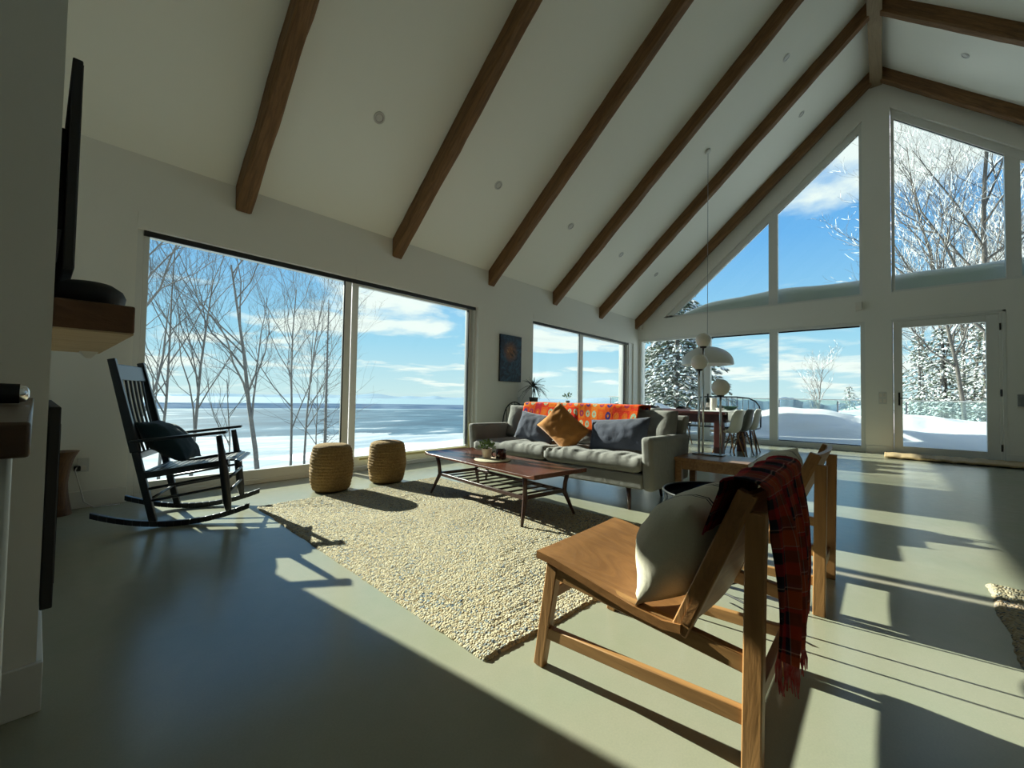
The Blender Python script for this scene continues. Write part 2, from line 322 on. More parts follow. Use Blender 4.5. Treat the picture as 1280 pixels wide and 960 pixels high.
# ------------------------------------------------------------------ geometry helpers
class MB:
    def __init__(s): s.v = []; s.f = []; s.uv = {}
    def add(s, vs, fs):
        o = len(s.v); s.v += [tuple(x) for x in vs]; s.f += [tuple(i+o for i in f) for f in fs]; return s
    def box(s, a, b):
        x0, y0, z0 = a; x1, y1, z1 = b
        return s.add([(x0, y0, z0), (x1, y0, z0), (x1, y1, z0), (x0, y1, z0), (x0, y0, z1), (x1, y0, z1), (x1, y1, z1), (x0, y1, z1)],
                     [(0, 3, 2, 1), (4, 5, 6, 7), (0, 1, 5, 4), (1, 2, 6, 5), (2, 3, 7, 6), (3, 0, 4, 7)])
    def hexa(s, p):  # 8 points ordered like box
        return s.add(p, [(0, 3, 2, 1), (4, 5, 6, 7), (0, 1, 5, 4), (1, 2, 6, 5), (2, 3, 7, 6), (3, 0, 4, 7)])
    def prism(s, poly, axis, a, b):  # poly in the two other axes (cyclic order), extruded along axis a..b
        n = len(poly); k = 'xyz'.index(axis)
        def P(p, h):
            q = list(p); q.insert(k, h); return tuple(q)
        vs = [P(p, a) for p in poly] + [P(p, b) for p in poly]
        fs = [tuple(range(n))[::-1], tuple(range(n, 2*n))] + [(i, (i+1) % n, n+(i+1) % n, n+i) for i in range(n)]
        return s.add(vs, fs)
    def tube(s, pts, rad, n=8, cap=True, flat=None, upref=None):
        pts = [Vector(p) for p in pts]; m = len(pts)
        if isinstance(rad, (int, float)): rad = [rad]*m
        rings = []; prev = None
        for i, p in enumerate(pts):
            d = (pts[min(i+1, m-1)] - pts[max(i-1, 0)])
            if d.length < 1e-9: d = Vector((0, 0, 1))
            d.normalize()
            if prev is None:
                ref = Vector(upref) if upref else (Vector((0, 0, 1)) if abs(d.z) < .9 else Vector((1, 0, 0)))
                a = d.cross(ref).normalized()
            else:
                a = (prev - d*prev.dot(d))
                a = a.normalized() if a.length > 1e-6 else d.orthogonal().normalized()
            prev = a; b = d.cross(a)
            fl = flat if flat else 1
            rings.append([p + (a*math.cos(2*math.pi*k/n) + b*fl*math.sin(2*math.pi*k/n))*rad[i] for k in range(n)])
        vs = [v for r in rings for v in r]; fs = []
        for i in range(m-1):
            for k in range(n): fs.append((i*n+k, i*n+(k+1) % n, (i+1)*n+(k+1) % n, (i+1)*n+k))
        if cap: fs += [tuple(range(n))[::-1], tuple((m-1)*n+k for k in range(n))]
        return s.add(vs, fs)
    def bar(s, p, q, w_, h_, up=(0, 0, 1), w2=None, h2=None):  # rectangular bar from p to q; w_ sideways, h_ along up
        p, q = Vector(p), Vector(q); d = (q-p).normalized(); upv = Vector(up); a = d.cross(upv).normalized(); b = a.cross(d).normalized()
        w2 = w2 or w_; h2 = h2 or h_; vs = []
        for c, ww, hh in ((p, w_, h_), (q, w2, h2)):
            vs += [c-a*ww/2-b*hh/2, c+a*ww/2-b*hh/2, c+a*ww/2+b*hh/2, c-a*ww/2+b*hh/2]
        return s.add(vs, [(0, 3, 2, 1), (4, 5, 6, 7), (0, 1, 5, 4), (1, 2, 6, 5), (2, 3, 7, 6), (3, 0, 4, 7)])
    def lathe(s, prof, n=32, c=(0, 0, 0)):  # prof list of (r,z)
        vs = []; fs = []; m = len(prof)
        for r, z in prof:
            for k in range(n):
                a = 2*math.pi*k/n; vs.append((c[0]+r*math.cos(a), c[1]+r*math.sin(a), c[2]+z))
        for i in range(m-1):
            for k in range(n): fs.append((i*n+k, i*n+(k+1) % n, (i+1)*n+(k+1) % n, (i+1)*n+k))
        if prof[0][0] > 1e-5: fs.append(tuple(range(n))[::-1])
        if prof[-1][0] > 1e-5: fs.append(tuple((m-1)*n+k for k in range(n)))
        return s.add(vs, fs)
    def ball(s, c, r, n=20, sz=1.0):
        return s.lathe([(max(r*math.sin(math.pi*i/n), 1e-6), -r*sz*math.cos(math.pi*i/n)) for i in range(n+1)], 2*n, c)
    def build(s, name, m, parent=None, smooth=False, bevel=0, seg=2, sub=0, solid=0, auto=None, loc=None, rot=None):
        me = bpy.data.meshes.new(name); me.from_pydata(s.v, [], s.f); me.update()
        if s.uv:
            ul = me.uv_layers.new(name='UVMap')
            for poly in me.polygons:
                for li in poly.loop_indices: ul.data[li].uv = s.uv[me.loops[li].vertex_index]
        ob = bpy.data.objects.new(name, me); COL.objects.link(ob); me.materials.append(m)
        bm = bmesh.new(); bm.from_mesh(me); bmesh.ops.recalc_face_normals(bm, faces=bm.faces); bm.to_mesh(me); bm.free()
        if smooth:
            for p in me.polygons: p.use_smooth = True
            if auto is not None:
                try: me.set_sharp_from_angle(angle=R(auto))
                except Exception: pass
        if solid: md = ob.modifiers.new('thickness', 'SOLIDIFY'); md.thickness = solid; md.offset = 0
        if bevel:
            md = ob.modifiers.new('bevel', 'BEVEL'); md.width = bevel; md.segments = seg; md.limit_method = 'ANGLE'; md.angle_limit = R(40)
            for p in me.polygons: p.use_smooth = True
            try: me.set_sharp_from_angle(angle=R(35))
            except Exception: pass
        if sub: md = ob.modifiers.new('smooth', 'SUBSURF'); md.levels = sub; md.render_levels = sub
        if parent: ob.parent = parent
        if loc: ob.location = loc
        if rot: ob.rotation_euler = rot
        return ob
def sheet(fn, nu, nv):
    m = MB(); vs = []; fs = []
    for j in range(nv+1):
        for i in range(nu+1):
            vs.append(tuple(fn(i/nu, j/nv)))
    for j in range(nv):
        for i in range(nu): a = j*(nu+1)+i; fs.append((a, a+1, a+nu+2, a+nu+1))
    m.add(vs, fs)
    m.uv = {j*(nu+1)+i: (i/nu, j/nv) for j in range(nv+1) for i in range(nu+1)}
    return m
def pillow(w_, h_, t_, nu=24, nv=20, seed=0, pinch=.07, wr=.012):
    """closed cushion lying in XZ, thickness along Y, centred on the origin"""
    m = MB(); rows = {}
    for side in (1, -1):
        for j in range(nv+1):
            for i in range(nu+1):
                u = 2*i/nu-1; v = 2*j/nv-1
                edge = i in (0, nu) or j in (0, nv)
                if side == -1 and edge: rows[(side, i, j)] = rows[(1, i, j)]; continue
                x = w_/2*u*(1-pinch*(1-v*v)**1.0*abs(u)**3 + 0); z = h_/2*v*(1-pinch*(1-u*u)*abs(v)**3)
                th = t_/2*(1-u**4)**.6*(1-v*v)**.72
                nn = noise.noise(Vector((u*2.2+seed, v*2.2, side*3.)))*wr*(1 if not edge else .2) + noise.noise(Vector((u*6+seed, v*3, side*9.)))*wr*.5*(not edge)
                rows[(side, i, j)] = len(m.v); m.v.append((x, side*(th)+nn*1.0, z + nn*.3))
    for side in (1, -1):
        for j in range(nv):
            for i in range(nu):
                q = (rows[(side, i, j)], rows[(side, i+1, j)], rows[(side, i+1, j+1)], rows[(side, i, j+1)])
                m.f.append(q if side == -1 else q[::-1])
    return m
def empty(name, label, cat, loc=(0, 0, 0), rz=0, group=None):
    o = bpy.data.objects.new(name, None); COL.objects.link(o); o.location = loc; o.rotation_euler = (0, 0, rz)
    o.empty_display_size = .1
    o['label'] = label; o['category'] = cat
    if group: o['group'] = group
    return o
def tag(o, label, cat, group=None, kind=None):
    o['label'] = label; o['category'] = cat
    if group: o['group'] = group
    if kind: o['kind'] = kind
    return o
def struct(o, label=None):
    o['kind'] = 'structure'
    if label: o['label'] = label
    return o
def copy_tree(o, parent=None):
    c = o.copy(); COL.objects.link(c); c.parent = parent
    for ch in [x for x in list(COL.objects) if x.parent == o]: copy_tree(ch, c)
    return c
def relabel(o, label): o['label'] = label; return o

# ================================================================== SETTING
YW, XG, TANS = 5.07, 11.0, .905
YR = .06; ZR = 3.15+(YW-YR)*TANS
def zc_(y): return ZR-abs(y-YR)*TANS
YRW = -4.95
struct(MB().box((-3.4, -5.3, -.25), (11.3, 5.4, 0)).build('floor', M['floor']))
# long window wall
m = MB(); a, b = YW, 5.38
for x0, x1, z0, z1 in ((-3.4, .57, 0, 3.4), (4.87, 6.33, 0, 3.4), (10.72, 11.3, 0, 3.4), (.57, 4.87, 2.48, 3.4), (6.33, 10.72, 2.48, 3.4)):
    m.box((x0, a, z0), (x1, b, z1))
struct(m.build('wall_left', M['wall']))
# gable wall : vertical strips, each a list of (lower line, upper line)
Ltop = lambda y: 3.15+(4.36-y)*.885
Rtop = lambda y: 6.84+(y+.15)*.885
roof = lambda y: zc_(y)+.12
C = lambda k: (lambda y: k)
strips = [(5.06, 5.38, [(C(0), roof)]),
          (4.36, 5.06, [(C(2.63), roof)]),
          (.29, 4.36, [(C(2.63), C(3.15)), (Ltop, roof)]),
          (.26, .29, [(C(2.63), roof)]), (-.14, .26, [(C(0), roof)]),
          (-1.56, -.14, [(C(2.61), C(3.15)), (Rtop, roof)]),
          (-3.9, -1.56, [(C(0), C(3.15)), (Rtop, roof)]), (-5.3, -3.9, [(C(0), roof)])]
m = MB()
def strip(m, y0, y1, lo, hi):
    m.hexa([(XG, y0, lo(y0)), (XG+.3, y0, lo(y0)), (XG+.3, y1, lo(y1)), (XG, y1, lo(y1)), (XG, y0, hi(y0)), (XG+.3, y0, hi(y0)), (XG+.3, y1, hi(y1)), (XG, y1, hi(y1))])
for y0, y1, lst in strips:
    cuts = [y0] + ([YR] if y0 < YR < y1 else []) + [y1]
    for c0, c1 in zip(cuts, cuts[1:]):
        for lo, hi in lst: strip(m, c0, c1, lo, hi)
struct(m.build('wall_back', M['wall']))
struct(MB().box((-3.4, YRW-.3, 0), (11.3, YRW, 3.4)).build('wall_right', M['wall']))
m = MB(); m.prism([(-5.3, 0), (5.38, 0), (5.38, 2.9), (YR, ZR+.15), (-5.3, 2.9)], 'x', -3.4, -3.1); struct(m.build('wall_front', M['wall']))
m = MB()
m.prism([(5.5, zc_(5.5)), (YR, ZR), (YR, ZR+.35), (5.5, zc_(5.5)+.35)], 'x', -3.5, 12.1)
m.prism([(-5.5, zc_(-5.5)), (YR, ZR), (YR, ZR+.35), (-5.5, zc_(-5.5)+.35)], 'x', -3.5, 12.1)
struct(m.build('ceiling', M['ceil']))
m = MB(); m.prism([(1.98, 0), (3.4, 0), (3.4, zc_(3.4)+.1), (1.98, zc_(1.98)+.1)], 'x', -3.2, .03); struct(m.build('wall_fireplace', M['wall']))
struct(MB().box((-3.2, 3.4, 0), (-.35, 5.1, 5)).build('wall_corner', M['wall']))
struct(MB().box((-2.0, 1.965, 0), (.045, 1.98, .15)).box((.03, 1.98, 0), (.045, 3.4, .15)).build('baseboard_fireplace', M['trimw'], bevel=.003))
struct(MB().box((-.35, YW-.015, 0), (.57, YW, .14)).box((4.87, YW-.015, 0), (6.33, YW, .14)).build('baseboard_left', M['trimw'], bevel=.003))
struct(MB().box((XG-.015, -.12, 0), (XG, .25, .15)).box((XG-.015, -4.9, 0), (XG, -1.58, .15)).build('baseboard_back', M['trimw'], bevel=.003))
struct(MB().box((.57, YW-.004, 2.50), (2.66, YW, 2.63)).box((2.68, YW-.004, 2.50), (4.87, YW, 2.63)).build('trim_1', M['wall']))
struct(MB().box((6.33, YW-.004, 2.50), (10.70, YW, 2.60)).build('trim_2', M['wall']))

def frame_rect_x(x0, x1, z0, z1, wl, wr, wb, wt, y0, y1):
    m = MB(); m.box((x0, y0, z0), (x0+wl, y1, z1)); m.box((x1-wr, y0, z0), (x1, y1, z1))
    m.box((x0+wl, y0, z0), (x1-wr, y1, z0+wb)); m.box((x0+wl, y0, z1-wt), (x1-wr, y1, z1)); return m
def sliding_window(name, x0, xm0, xm1, x1, ztop):
    f = frame_rect_x(x0, x1, 0, ztop, .05, .05, .05, .03, 5.12, 5.26).build(name, M['pvc'], bevel=.004)
    struct(f)
    s1 = frame_rect_x(x0+.05, xm0+.09, .05, ztop-.03, .045, .09, .10, .02, 5.13, 5.18).build('fixed_sash', M['pvc'], f, bevel=.004)
    s2 = frame_rect_x(xm1-.10, x1-.05, .05, ztop-.03, .09, .07, .12, .03, 5.19, 5.25).build('sliding_sash', M['pvc'], f, bevel=.004)
    MB().box((x0+.09, 5.15, .13), (xm0+.01, 5.158, ztop-.04)).build('glass_pane', M['glass'], s1)
    MB().box((xm1-.02, 5.215, .15), (x1-.11, 5.223, ztop-.05)).build('glass_pane', M['glass'], s2)
    MB().box((x0+.05, 5.115, ztop-.05), (x1-.01, 5.135, ztop-.0)).box((xm0-.015, 5.122, .15), (xm0, 5.132, ztop-.05)).build('gasket', M['gasket'], f)
    MB().box((x1-.14, 5.155, .2), (x1-.12, 5.19, ztop-.06)).build('seal', M['gasket'], f)
    return f
w1 = sliding_window('window_1', .57, 2.57, 2.80, 4.86, 2.48)
MB().box((2.82, 5.112, .135), (4.72, 5.128, .165)).box((4.74, 5.112, .14), (4.765, 5.128, .55)).build('foam_strip', M['foam'], w1)
w2 = sliding_window('window_2', 6.33, 8.10, 8.36, 10.50, 2.48)
struct(MB().box((10.50, 5.10, 0), (10.72, 5.3, 2.48)).build('trim_3', M['pvc']))

def frame_rect_y(y0, y1, z0, z1, w_, x0, x1, m=None):
    m = m or MB(); m.box((x0, y0, z0), (x1, y0+w_, z1)); m.box((x0, y1-w_, z0), (x1, y1, z1))
    m.box((x0, y0+w_, z0), (x1, y1-w_, z0+w_)); m.box((x0, y0+w_, z1-w_), (x1, y1-w_, z1)); return m
m = frame_rect_y(.26, 5.06, 0, 2.63, .07, 11.04, 11.16)
m.box((11.045, .325, .004), (11.155, 5.0, .11))
for a, b in ((1.77, 1.93), (3.20, 3.50)): m.box((11.035, a, .002), (11.165, b, 2.6))
w3 = struct(m.build('window_3', M['pvc'], bevel=.004))
for a, b in ((.33, 1.77), (1.93, 3.2), (3.5, 4.99)): MB().box((11.10, a, .11), (11.108, b, 2.56)).build('glass_pane', M['glass'], w3)
MB().box((11.10, .34, 2.53), (11.12, 1.76, 2.56)).box((11.10, 1.94, 2.53), (11.12, 3.19, 2.56)).box((11.10, .34, .11), (11.12, 1.76, .125)).build('gasket', M['gasket'], w3)
# upper left triangular window
def slantframe(y0, y1, top, name, mull=()):
    m = MB(); x0, x1 = 11.06, 11.16; z0 = 3.15
    ys = sorted({y0, y1})
    m.hexa([(x0, y0, top(y0)-.17), (x1, y0, top(y0)-.17), (x1, y1, top(y1)-.17), (x0, y1, top(y1)-.17), (x0, y0, top(y0)), (x1, y0, top(y0)), (x1, y1, top(y1)), (x0, y1, top(y1))])
    m.box((x0, y0, z0), (x1, y1, z0+.05))
    for e0, e1 in ((y0, y0+.05), (y1-.05, y1)) if top(y1) > z0+.3 else ((y0, y0+.05),):
        m.hexa([(x0+.004, e0+.001, z0+.001), (x1-.004, e0+.001, z0+.001), (x1-.004, e1-.001, z0+.001), (x0+.004, e1-.001, z0+.001), (x0+.004, e0+.001, top(e0)-.03), (x1-.004, e0+.001, top(e0)-.03), (x1-.004, e1-.001, top(e1)-.03), (x0+.004, e1-.001, top(e1)-.03)])
    for e0, e1 in mull:
        a_, b_ = x0+.005, x1-.005; m.hexa([(a_, e0, z0+.002), (b_, e0, z0+.002), (b_, e1, z0+.002), (a_, e1, z0+.002), (a_, e0, top(e0)-.06), (b_, e0, top(e0)-.06), (b_, e1, top(e1)-.06), (a_, e1, top(e1)-.06)])
    f = struct(m.build(name, M['pvc'], bevel=.004))
    edges = [y0+.04] + [e for mm in mull for e in mm] + [y1-.04]
    for k in range(0, len(edges), 2):
        a, b = edges[k], edges[k+1]; ta, tb = max(top(a)-.1, z0+.01), max(top(b)-.1, z0+.01)
        MB().hexa([(11.10, a, z0), (11.108, a, z0), (11.108, b, z0), (11.10, b, z0), (11.10, a, ta), (11.108, a, ta), (11.108, b, tb), (11.10, b, tb)]).build('glass_pane', M['glass'], f)
        if a < -2: continue
        g = MB(); g.hexa([(11.085, a, ta-.085), (11.10, a, ta-.085), (11.10, b, tb-.085), (11.085, b, tb-.085), (11.085, a, ta-.07), (11.10, a, ta-.07), (11.10, b, tb-.07), (11.085, b, tb-.07)]); g.build('gasket', M['gasket'], f)
    return f
slantframe(.29, 4.30, Ltop, 'window_4', [(1.77, 1.95)])
slantframe(-3.9, -.15, Rtop, 'window_5', [(-1.80, -1.62)])
# glass door
m = MB()
m.box((11.02, -1.56, 0), (11.14, -1.52, 2.61)); m.box((11.02, -.16, 0), (11.14, -.14, 2.61)); m.box((11.02, -1.52, 2.58), (11.14, -.16, 2.61)); m.box((10.995, -1.60, 0), (11.02, -1.555, 2.64)).box((10.995, -1.60, 2.60), (11.02, -.14, 2.64))
d1 = struct(m.build('door_1', M['pvc'], bevel=.003))
m = MB(); m.box((11.03, -1.52, .02), (11.10, -1.37, 2.575)); m.box((11.03, -.29, .02), (11.10, -.165, 2.575)); m.box((11.03, -1.37, .02), (11.10, -.29, .17)); m.box((11.03, -1.37, 2.45), (11.10, -.29, 2.575))
leaf = m.build('door_leaf', M['pvc'], d1, bevel=.004)
MB().box((11.06, -1.38, .16), (11.068, -.28, 2.46)).build('glass_pane', M['glass'], leaf)
MB().box((11.015, -.255, .95), (11.03, -.225, 1.20)).tube([(11.015, -.24, 1.09), (10.97, -.24, 1.09), (10.965, -.25, 1.09), (10.965, -.37, 1.085)], .009, 8).build('door_handle', M['black'], leaf, bevel=.002)
for z in (.25, 1.2, 2.35): MB().tube([(11.01, -1.535, z-.06), (11.01, -1.535, z+.06)], .012, 10).build('hinge', M['black'], d1)

# ---- rafters
def hewn(L, wd, hd, seed):
    rnd = random.Random(seed); m = MB(); n = max(8, int(L/.16)); rings = []
    ch = .018
    for i in range(n+1):
        y = L*i/n
        def N(k, s=.011): return noise.noise(Vector((seed*7.3+k*3.1, y*1.7, k)))*s + noise.noise(Vector((seed*3.3+k*5, y*6, k)))*s*.6
        x0, x1 = -wd/2, wd/2
        ring = [(x0+N(1), -hd+ch+N(2)), (x0+ch+N(3), -hd+N(4)), (x1-ch+N(5), -hd+N(4)), (x1+N(6), -hd+ch+N(7)), (x1+N(6), 0.03), (x0+N(1), 0.03)]
        rings.append([(p[0], y, p[1]) for p in ring])
    vs = [v for r in rings for v in r]; fs = []
    for i in range(n):
        for k in range(6): fs.append((i*6+k, i*6+(k+1) % 6, (i+1)*6+(k+1) % 6, (i+1)*6+k))
    fs += [tuple(range(6)), tuple(n*6+k for k in range(6))]
    return m.add(vs, fs)
th = math.atan(TANS); RL = (YW+.12-YR)/math.cos(th)
lab = ['hewn wooden rafter nearest the camera, above the tall window beside the rocking chair', 'second hewn rafter from the left, meeting the wall over the tall window',
       'third hewn rafter from the left, meeting the wall just above the dark painting', 'fourth hewn rafter from the left, ending above the window behind the sofa',
       'fifth hewn rafter from the left, next to last before the gable wall', 'hewn rafter tight against the gable wall on the window side']
for k in range(6):
    x = 1.40+1.882*k
    if k == 5: x = 10.865
    o = hewn(RL, .15, .195, k+1).build('ceiling_beam', M['beam'], smooth=True, auto=38)
    o.matrix_world = Matrix(((-1, 0, 0, x), (0, -math.cos(th), math.sin(th), YW+.12), (0, math.sin(th), math.cos(th), zc_(YW+.12)), (0, 0, 0, 1)))
    tag(o, lab[k], 'beam', 'hewn rafters under the sloping ceiling')
lab = {4: 'hewn rafter on the far side of the ridge, at the top right corner of the photo', 5: 'hewn rafter against the gable wall on the far side of the ridge, above the slanted right window', 3: 'hewn rafter beyond the ridge above the top right edge'}
for k in (5, 4):
    x = 1.40+1.882*k
    if k == 5: x = 10.865
    L2 = (YR-YRW)/math.cos(th)
    o = hewn(L2, .15, .195, k+21).build('ceiling_beam', M['beam'], smooth=True, auto=38)
    o.matrix_world = Matrix(((1, 0, 0, x), (0, math.cos(th), math.sin(th), YRW-.05), (0, math.sin(th), -math.cos(th)*-1, zc_(YRW-.05)), (0, 0, 0, 1))) if False else Matrix(((1, 0, 0, x), (0, math.cos(th), -math.sin(th), YRW-.05), (0, math.sin(th), math.cos(th), zc_(YRW-.05)), (0, 0, 0, 1)))
    tag(o, lab[k], 'beam', 'hewn rafters under the sloping ceiling')
m = MB(); n = 60; vs = []; fs = []
for i in range(n+1):
    x = -3.1+14.1*i/n
    N = lambda k: noise.noise(Vector((k*3.3, x*1.6, k)))*.009
    vs += [(x, YR-.095+N(1), 7.36+N(2)), (x, YR+.095+N(3), 7.36+N(4)), (x, YR+.095+N(3), 7.66), (x, YR-.095+N(1), 7.66)]
for i in range(n):
    for k in range(4): fs.append((i*4+k, i*4+(k+1) % 4, (i+1)*4+(k+1) % 4, (i+1)*4+k))
fs += [(0, 1, 2, 3), (n*4, n*4+1, n*4+2, n*4+3)]
tag(m.add(vs, fs).build('ridge_beam', M['beamx'], smooth=True, auto=38), 'weathered ridge beam running along the peak of the ceiling', 'beam')

# ---- recessed ceiling lights
def ceil_light(x, y, label):
    r = empty('ceiling_light', label, 'light', (x, y, zc_(y)), 0, 'recessed ceiling lights')
    sgn = 1 if y > YR else -1
    r.rotation_euler = (R(180)+sgn*-th, 0, 0)
    MB().lathe([(.042, .0), (.060, .0), (.064, .006), (.058, .010), (.044, .008)], 32).build('light_ring', M['outlet'], r, smooth=True, auto=40)
    MB().lathe([(.001, .002), (.042, .002)], 32).build('diffuser', M['shade'], r)
    MB().lathe([(.040, .0021), (.044, .012), (.040, .012), (.036, .0021)], 24).build('baffle', M['steel'], r)
    return r
CL = [(2.39, 4.11, 'recessed ceiling light nearest the camera, between the first and second rafters'), (4.29, 4.11, 'recessed ceiling light between the second and third rafters, above the tall window'),
      (6.16, 4.11, 'recessed ceiling light between the third and fourth rafters near the wall'), (8.06, 4.11, 'recessed ceiling light between the fourth and fifth rafters near the wall'),
      (9.88, 4.11, 'recessed ceiling light between the last two rafters, low beside the gable wall'), (8.05, 1.16, 'recessed ceiling light near the ridge between the fourth and fifth rafters'),
      (9.85, 1.17, 'recessed ceiling light near the ridge between the last two rafters'), (9.85, -1.05, 'recessed ceiling light on the far slope beyond the ridge beam')]
for x, y, l in CL: ceil_light(x, y, l)

# ---- small wall things
def sconce(y, z, label):
    r = empty('wall_sconce', label, 'lamp', (XG, y, z), 0, 'small white wall sconces on the gable')
    MB().box((-.012, -.04, -.06), (0, .04, .06)).build('back_plate', M['outlet'], r, bevel=.003)
    MB().box((-.11, -.055, -.085), (-.012, .055, .085)).build('sconce_body', M['ceram'], r, bevel=.01)
sconce(4.99, 2.97, 'small white wall sconce tucked in the corner by the last rafter')
sconce(.35, 2.93, 'small white wall sconce between the triangular window and the glass door')
m = empty('light_switch', 'white double light switch plate beside the glass door handle', 'switch', (XG, 0.0, 1.09))
MB().box((-.008, -.06, -.12), (0, .06, .12)).build('switch_plate', M['outlet'], m, bevel=.002)
for yy in (-.03, .03):
    for zz in (-.055, .055): MB().box((-.014, yy-.018, zz-.032), (-.008, yy+.018, zz+.032)).build('rocker_switch', M['ceram'], m, bevel=.002)
m = empty('thermostat_panel', 'small grey wall panel right of the glass door at the photo edge', 'panel', (XG, -1.80, 1.07))
MB().box((-.02, -.09, -.10), (0, .09, .10)).build('panel_face', M['steel'], m, bevel=.004); MB().box((-.03, -.10, -.125), (0, .10, -.10)).build('panel_sill', M['ceram'], m, bevel=.003)
m = empty('wall_outlet', 'white wall outlet low beside the carved wooden stump', 'outlet', (.29, YW, .36))
MB().box((-.036, -.008, -.058), (.036, 0, .058)).build('outlet_plate', M['outlet'], m, bevel=.002)
MB().box((-.018, -.012, -.045), (.018, -.008, -.008)).build('socket', M['ceram'], m, bevel=.002)
o = MB().tube([(.26, 5.05, .36), (.24, 4.98, .33), (.27, 4.99, .20), (.30, 5.0, .06), (.36, 4.99, .008), (.52, 4.97, .008)], .005, 6).build('power_cord', M['outlet'], smooth=True)
tag(o, 'white power cord hanging from the outlet to the floor by the stump', 'cord')
o = MB().box((.235, 5.015, .315), (.275, 5.06, .355)).build('plug_adapter', M['blackmatt'], bevel=.005)
tag(o, 'small black plug adapter in the outlet behind the stump', 'plug')
m = empty('floor_outlet_box', 'small white outlet on the wall above the windsor chair', 'outlet', (5.95, YW, .93))
MB().box((-.036, -.008, -.058), (.036, 0, .058)).build('outlet_plate', M['outlet'], m, bevel=.002); m.name = 'wall_outlet'

# ================================================================== LEFT SIDE: fireplace wall
r = empty('television', 'flat black television seen edge-on above the mantel', 'television', (.032, 2.15, 1.42))
MB().box((0, .25, .2), (.02, .9, .6)).build('wall_bracket', M['black'], r)
MB().box((.018, 0, 0), (.045, 1.25, .76)).build('screen_body', M['blackmatt'], r, bevel=.004)
MB().box((.045, .01, .01), (.047, 1.24, .75)).build('screen', M['fire'], r)
r = empty('mantel_shelf', 'thick rough-sawn wooden mantel jutting from the fireplace wall', 'shelf', (.03, 2.06, 1.2))
m = MB().box((0, 0, .006), (.205, 1.25, .105)); m.build('mantel_beam', M['mantel'], r, bevel=.006)
MB().box((.002, .001, 0), (.203, 1.249, .006)).build('underside', M['mantelb'], r)
MB().hexa([(.15, 1.2, -.03), (.17, 1.2, -.03), (.17, 1.24, -.03), (.15, 1.24, -.03), (.12, 1.1, 0), (.19, 1.1, 0), (.19, 1.24, 0), (.12, 1.24, 0)]).build('bracket', M['ceram'], r)
m = MB(); m.lathe([(.001, .0), (.05, .0), (.085, .012), (.105, .035), (.108, .055), (.098, .078), (.07, .098), (.03, .106), (.001, .107)], 36)
m.v = [(x*1.0, y*1.25, z) for x, y, z in m.v]
o = m.build('stone_vessel', M['blackmatt'], smooth=True, loc=(.125, 2.30, 1.305)); tag(o, 'low black rounded vessel resting on the wooden mantel below the television', 'vase')
r = empty('fireplace_insert', 'slim black wall-hung fireplace seen edge-on below the mantel', 'fireplace', (.032, 2.02, .29))
MB().box((0, 0, 0), (.028, 1.25, .65)).build('housing', M['blackmatt'], r, bevel=.004)
MB().box((.028, .06, .06), (.031, 1.19, .59)).build('fire_glass', M['fire'], r)
r = empty('wall_shelf_counter', 'wooden-topped counter with a pale side at the left edge of the photo', 'counter', (0, .57, 0)); r.name = 'side_counter'
MB().box((-1.2, 0, .938), (-.001, 1.39, .97)).build('countertop', wood('countertop_wood', (.13, .06, .03), (.06, .03, .015), 'X', 6, .3), r, bevel=.003)
MB().box((-1.2, .03, 0), (-.012, .06, .938)).build('side_panel', M['trimw'], r, bevel=.003)
r = empty('fire_lighter', 'black handled tool with a chrome tip lying on the counter at left', 'tool', (-.006, 1.18, .9705))
MB().tube([(-.34, 0, .020), (-.1, 0, .020), (-.012, 0, .019)], [.018, .020, .018], 14).build('handle', M['blackmatt'], r, smooth=True, auto=50)
MB().tube([(-.012, 0, .019), (-.004, 0, .019), (0, 0, .019)], [.0165, .014, .006], 14).build('tip', M['chrome'], r, smooth=True, auto=50)
MB().box((-.14, -.012, 0), (-.08, .012, .006)).build('clip', M['chrome'], r)

# carved stump: waisted plank-like log
m = MB(); rings = []; n = 14; q = 18
for i in range(n+1):
    t = i/n; z = .50*t; wst = .098-.035*math.sin(math.pi*min(1, t*1.02))**1.3 + (.02 if t > .9 else 0)*(t-.9)*10
    rings.append([((wst+noise.noise(Vector((math.cos(2*math.pi*k/q)*1.5, math.sin(2*math.pi*k/q)*1.5, z*5)))*.012)*math.cos(2*math.pi*k/q), (wst*.9)*math.sin(2*math.pi*k/q), z) for k in range(q)])
m.add([v for rr in rings for v in rr], [(i*q+k, i*q+(k+1) % q, (i+1)*q+(k+1) % q, (i+1)*q+k) for i in range(n) for k in range(q)] + [tuple(range(q)), tuple(n*q+k for k in range(q))])
o = m.build('carved_stump', M['log'], smooth=True, auto=50, loc=(.14, 4.90, 0)); tag(o, 'waisted dark wooden stump standing in the corner left of the rocking chair', 'stump')

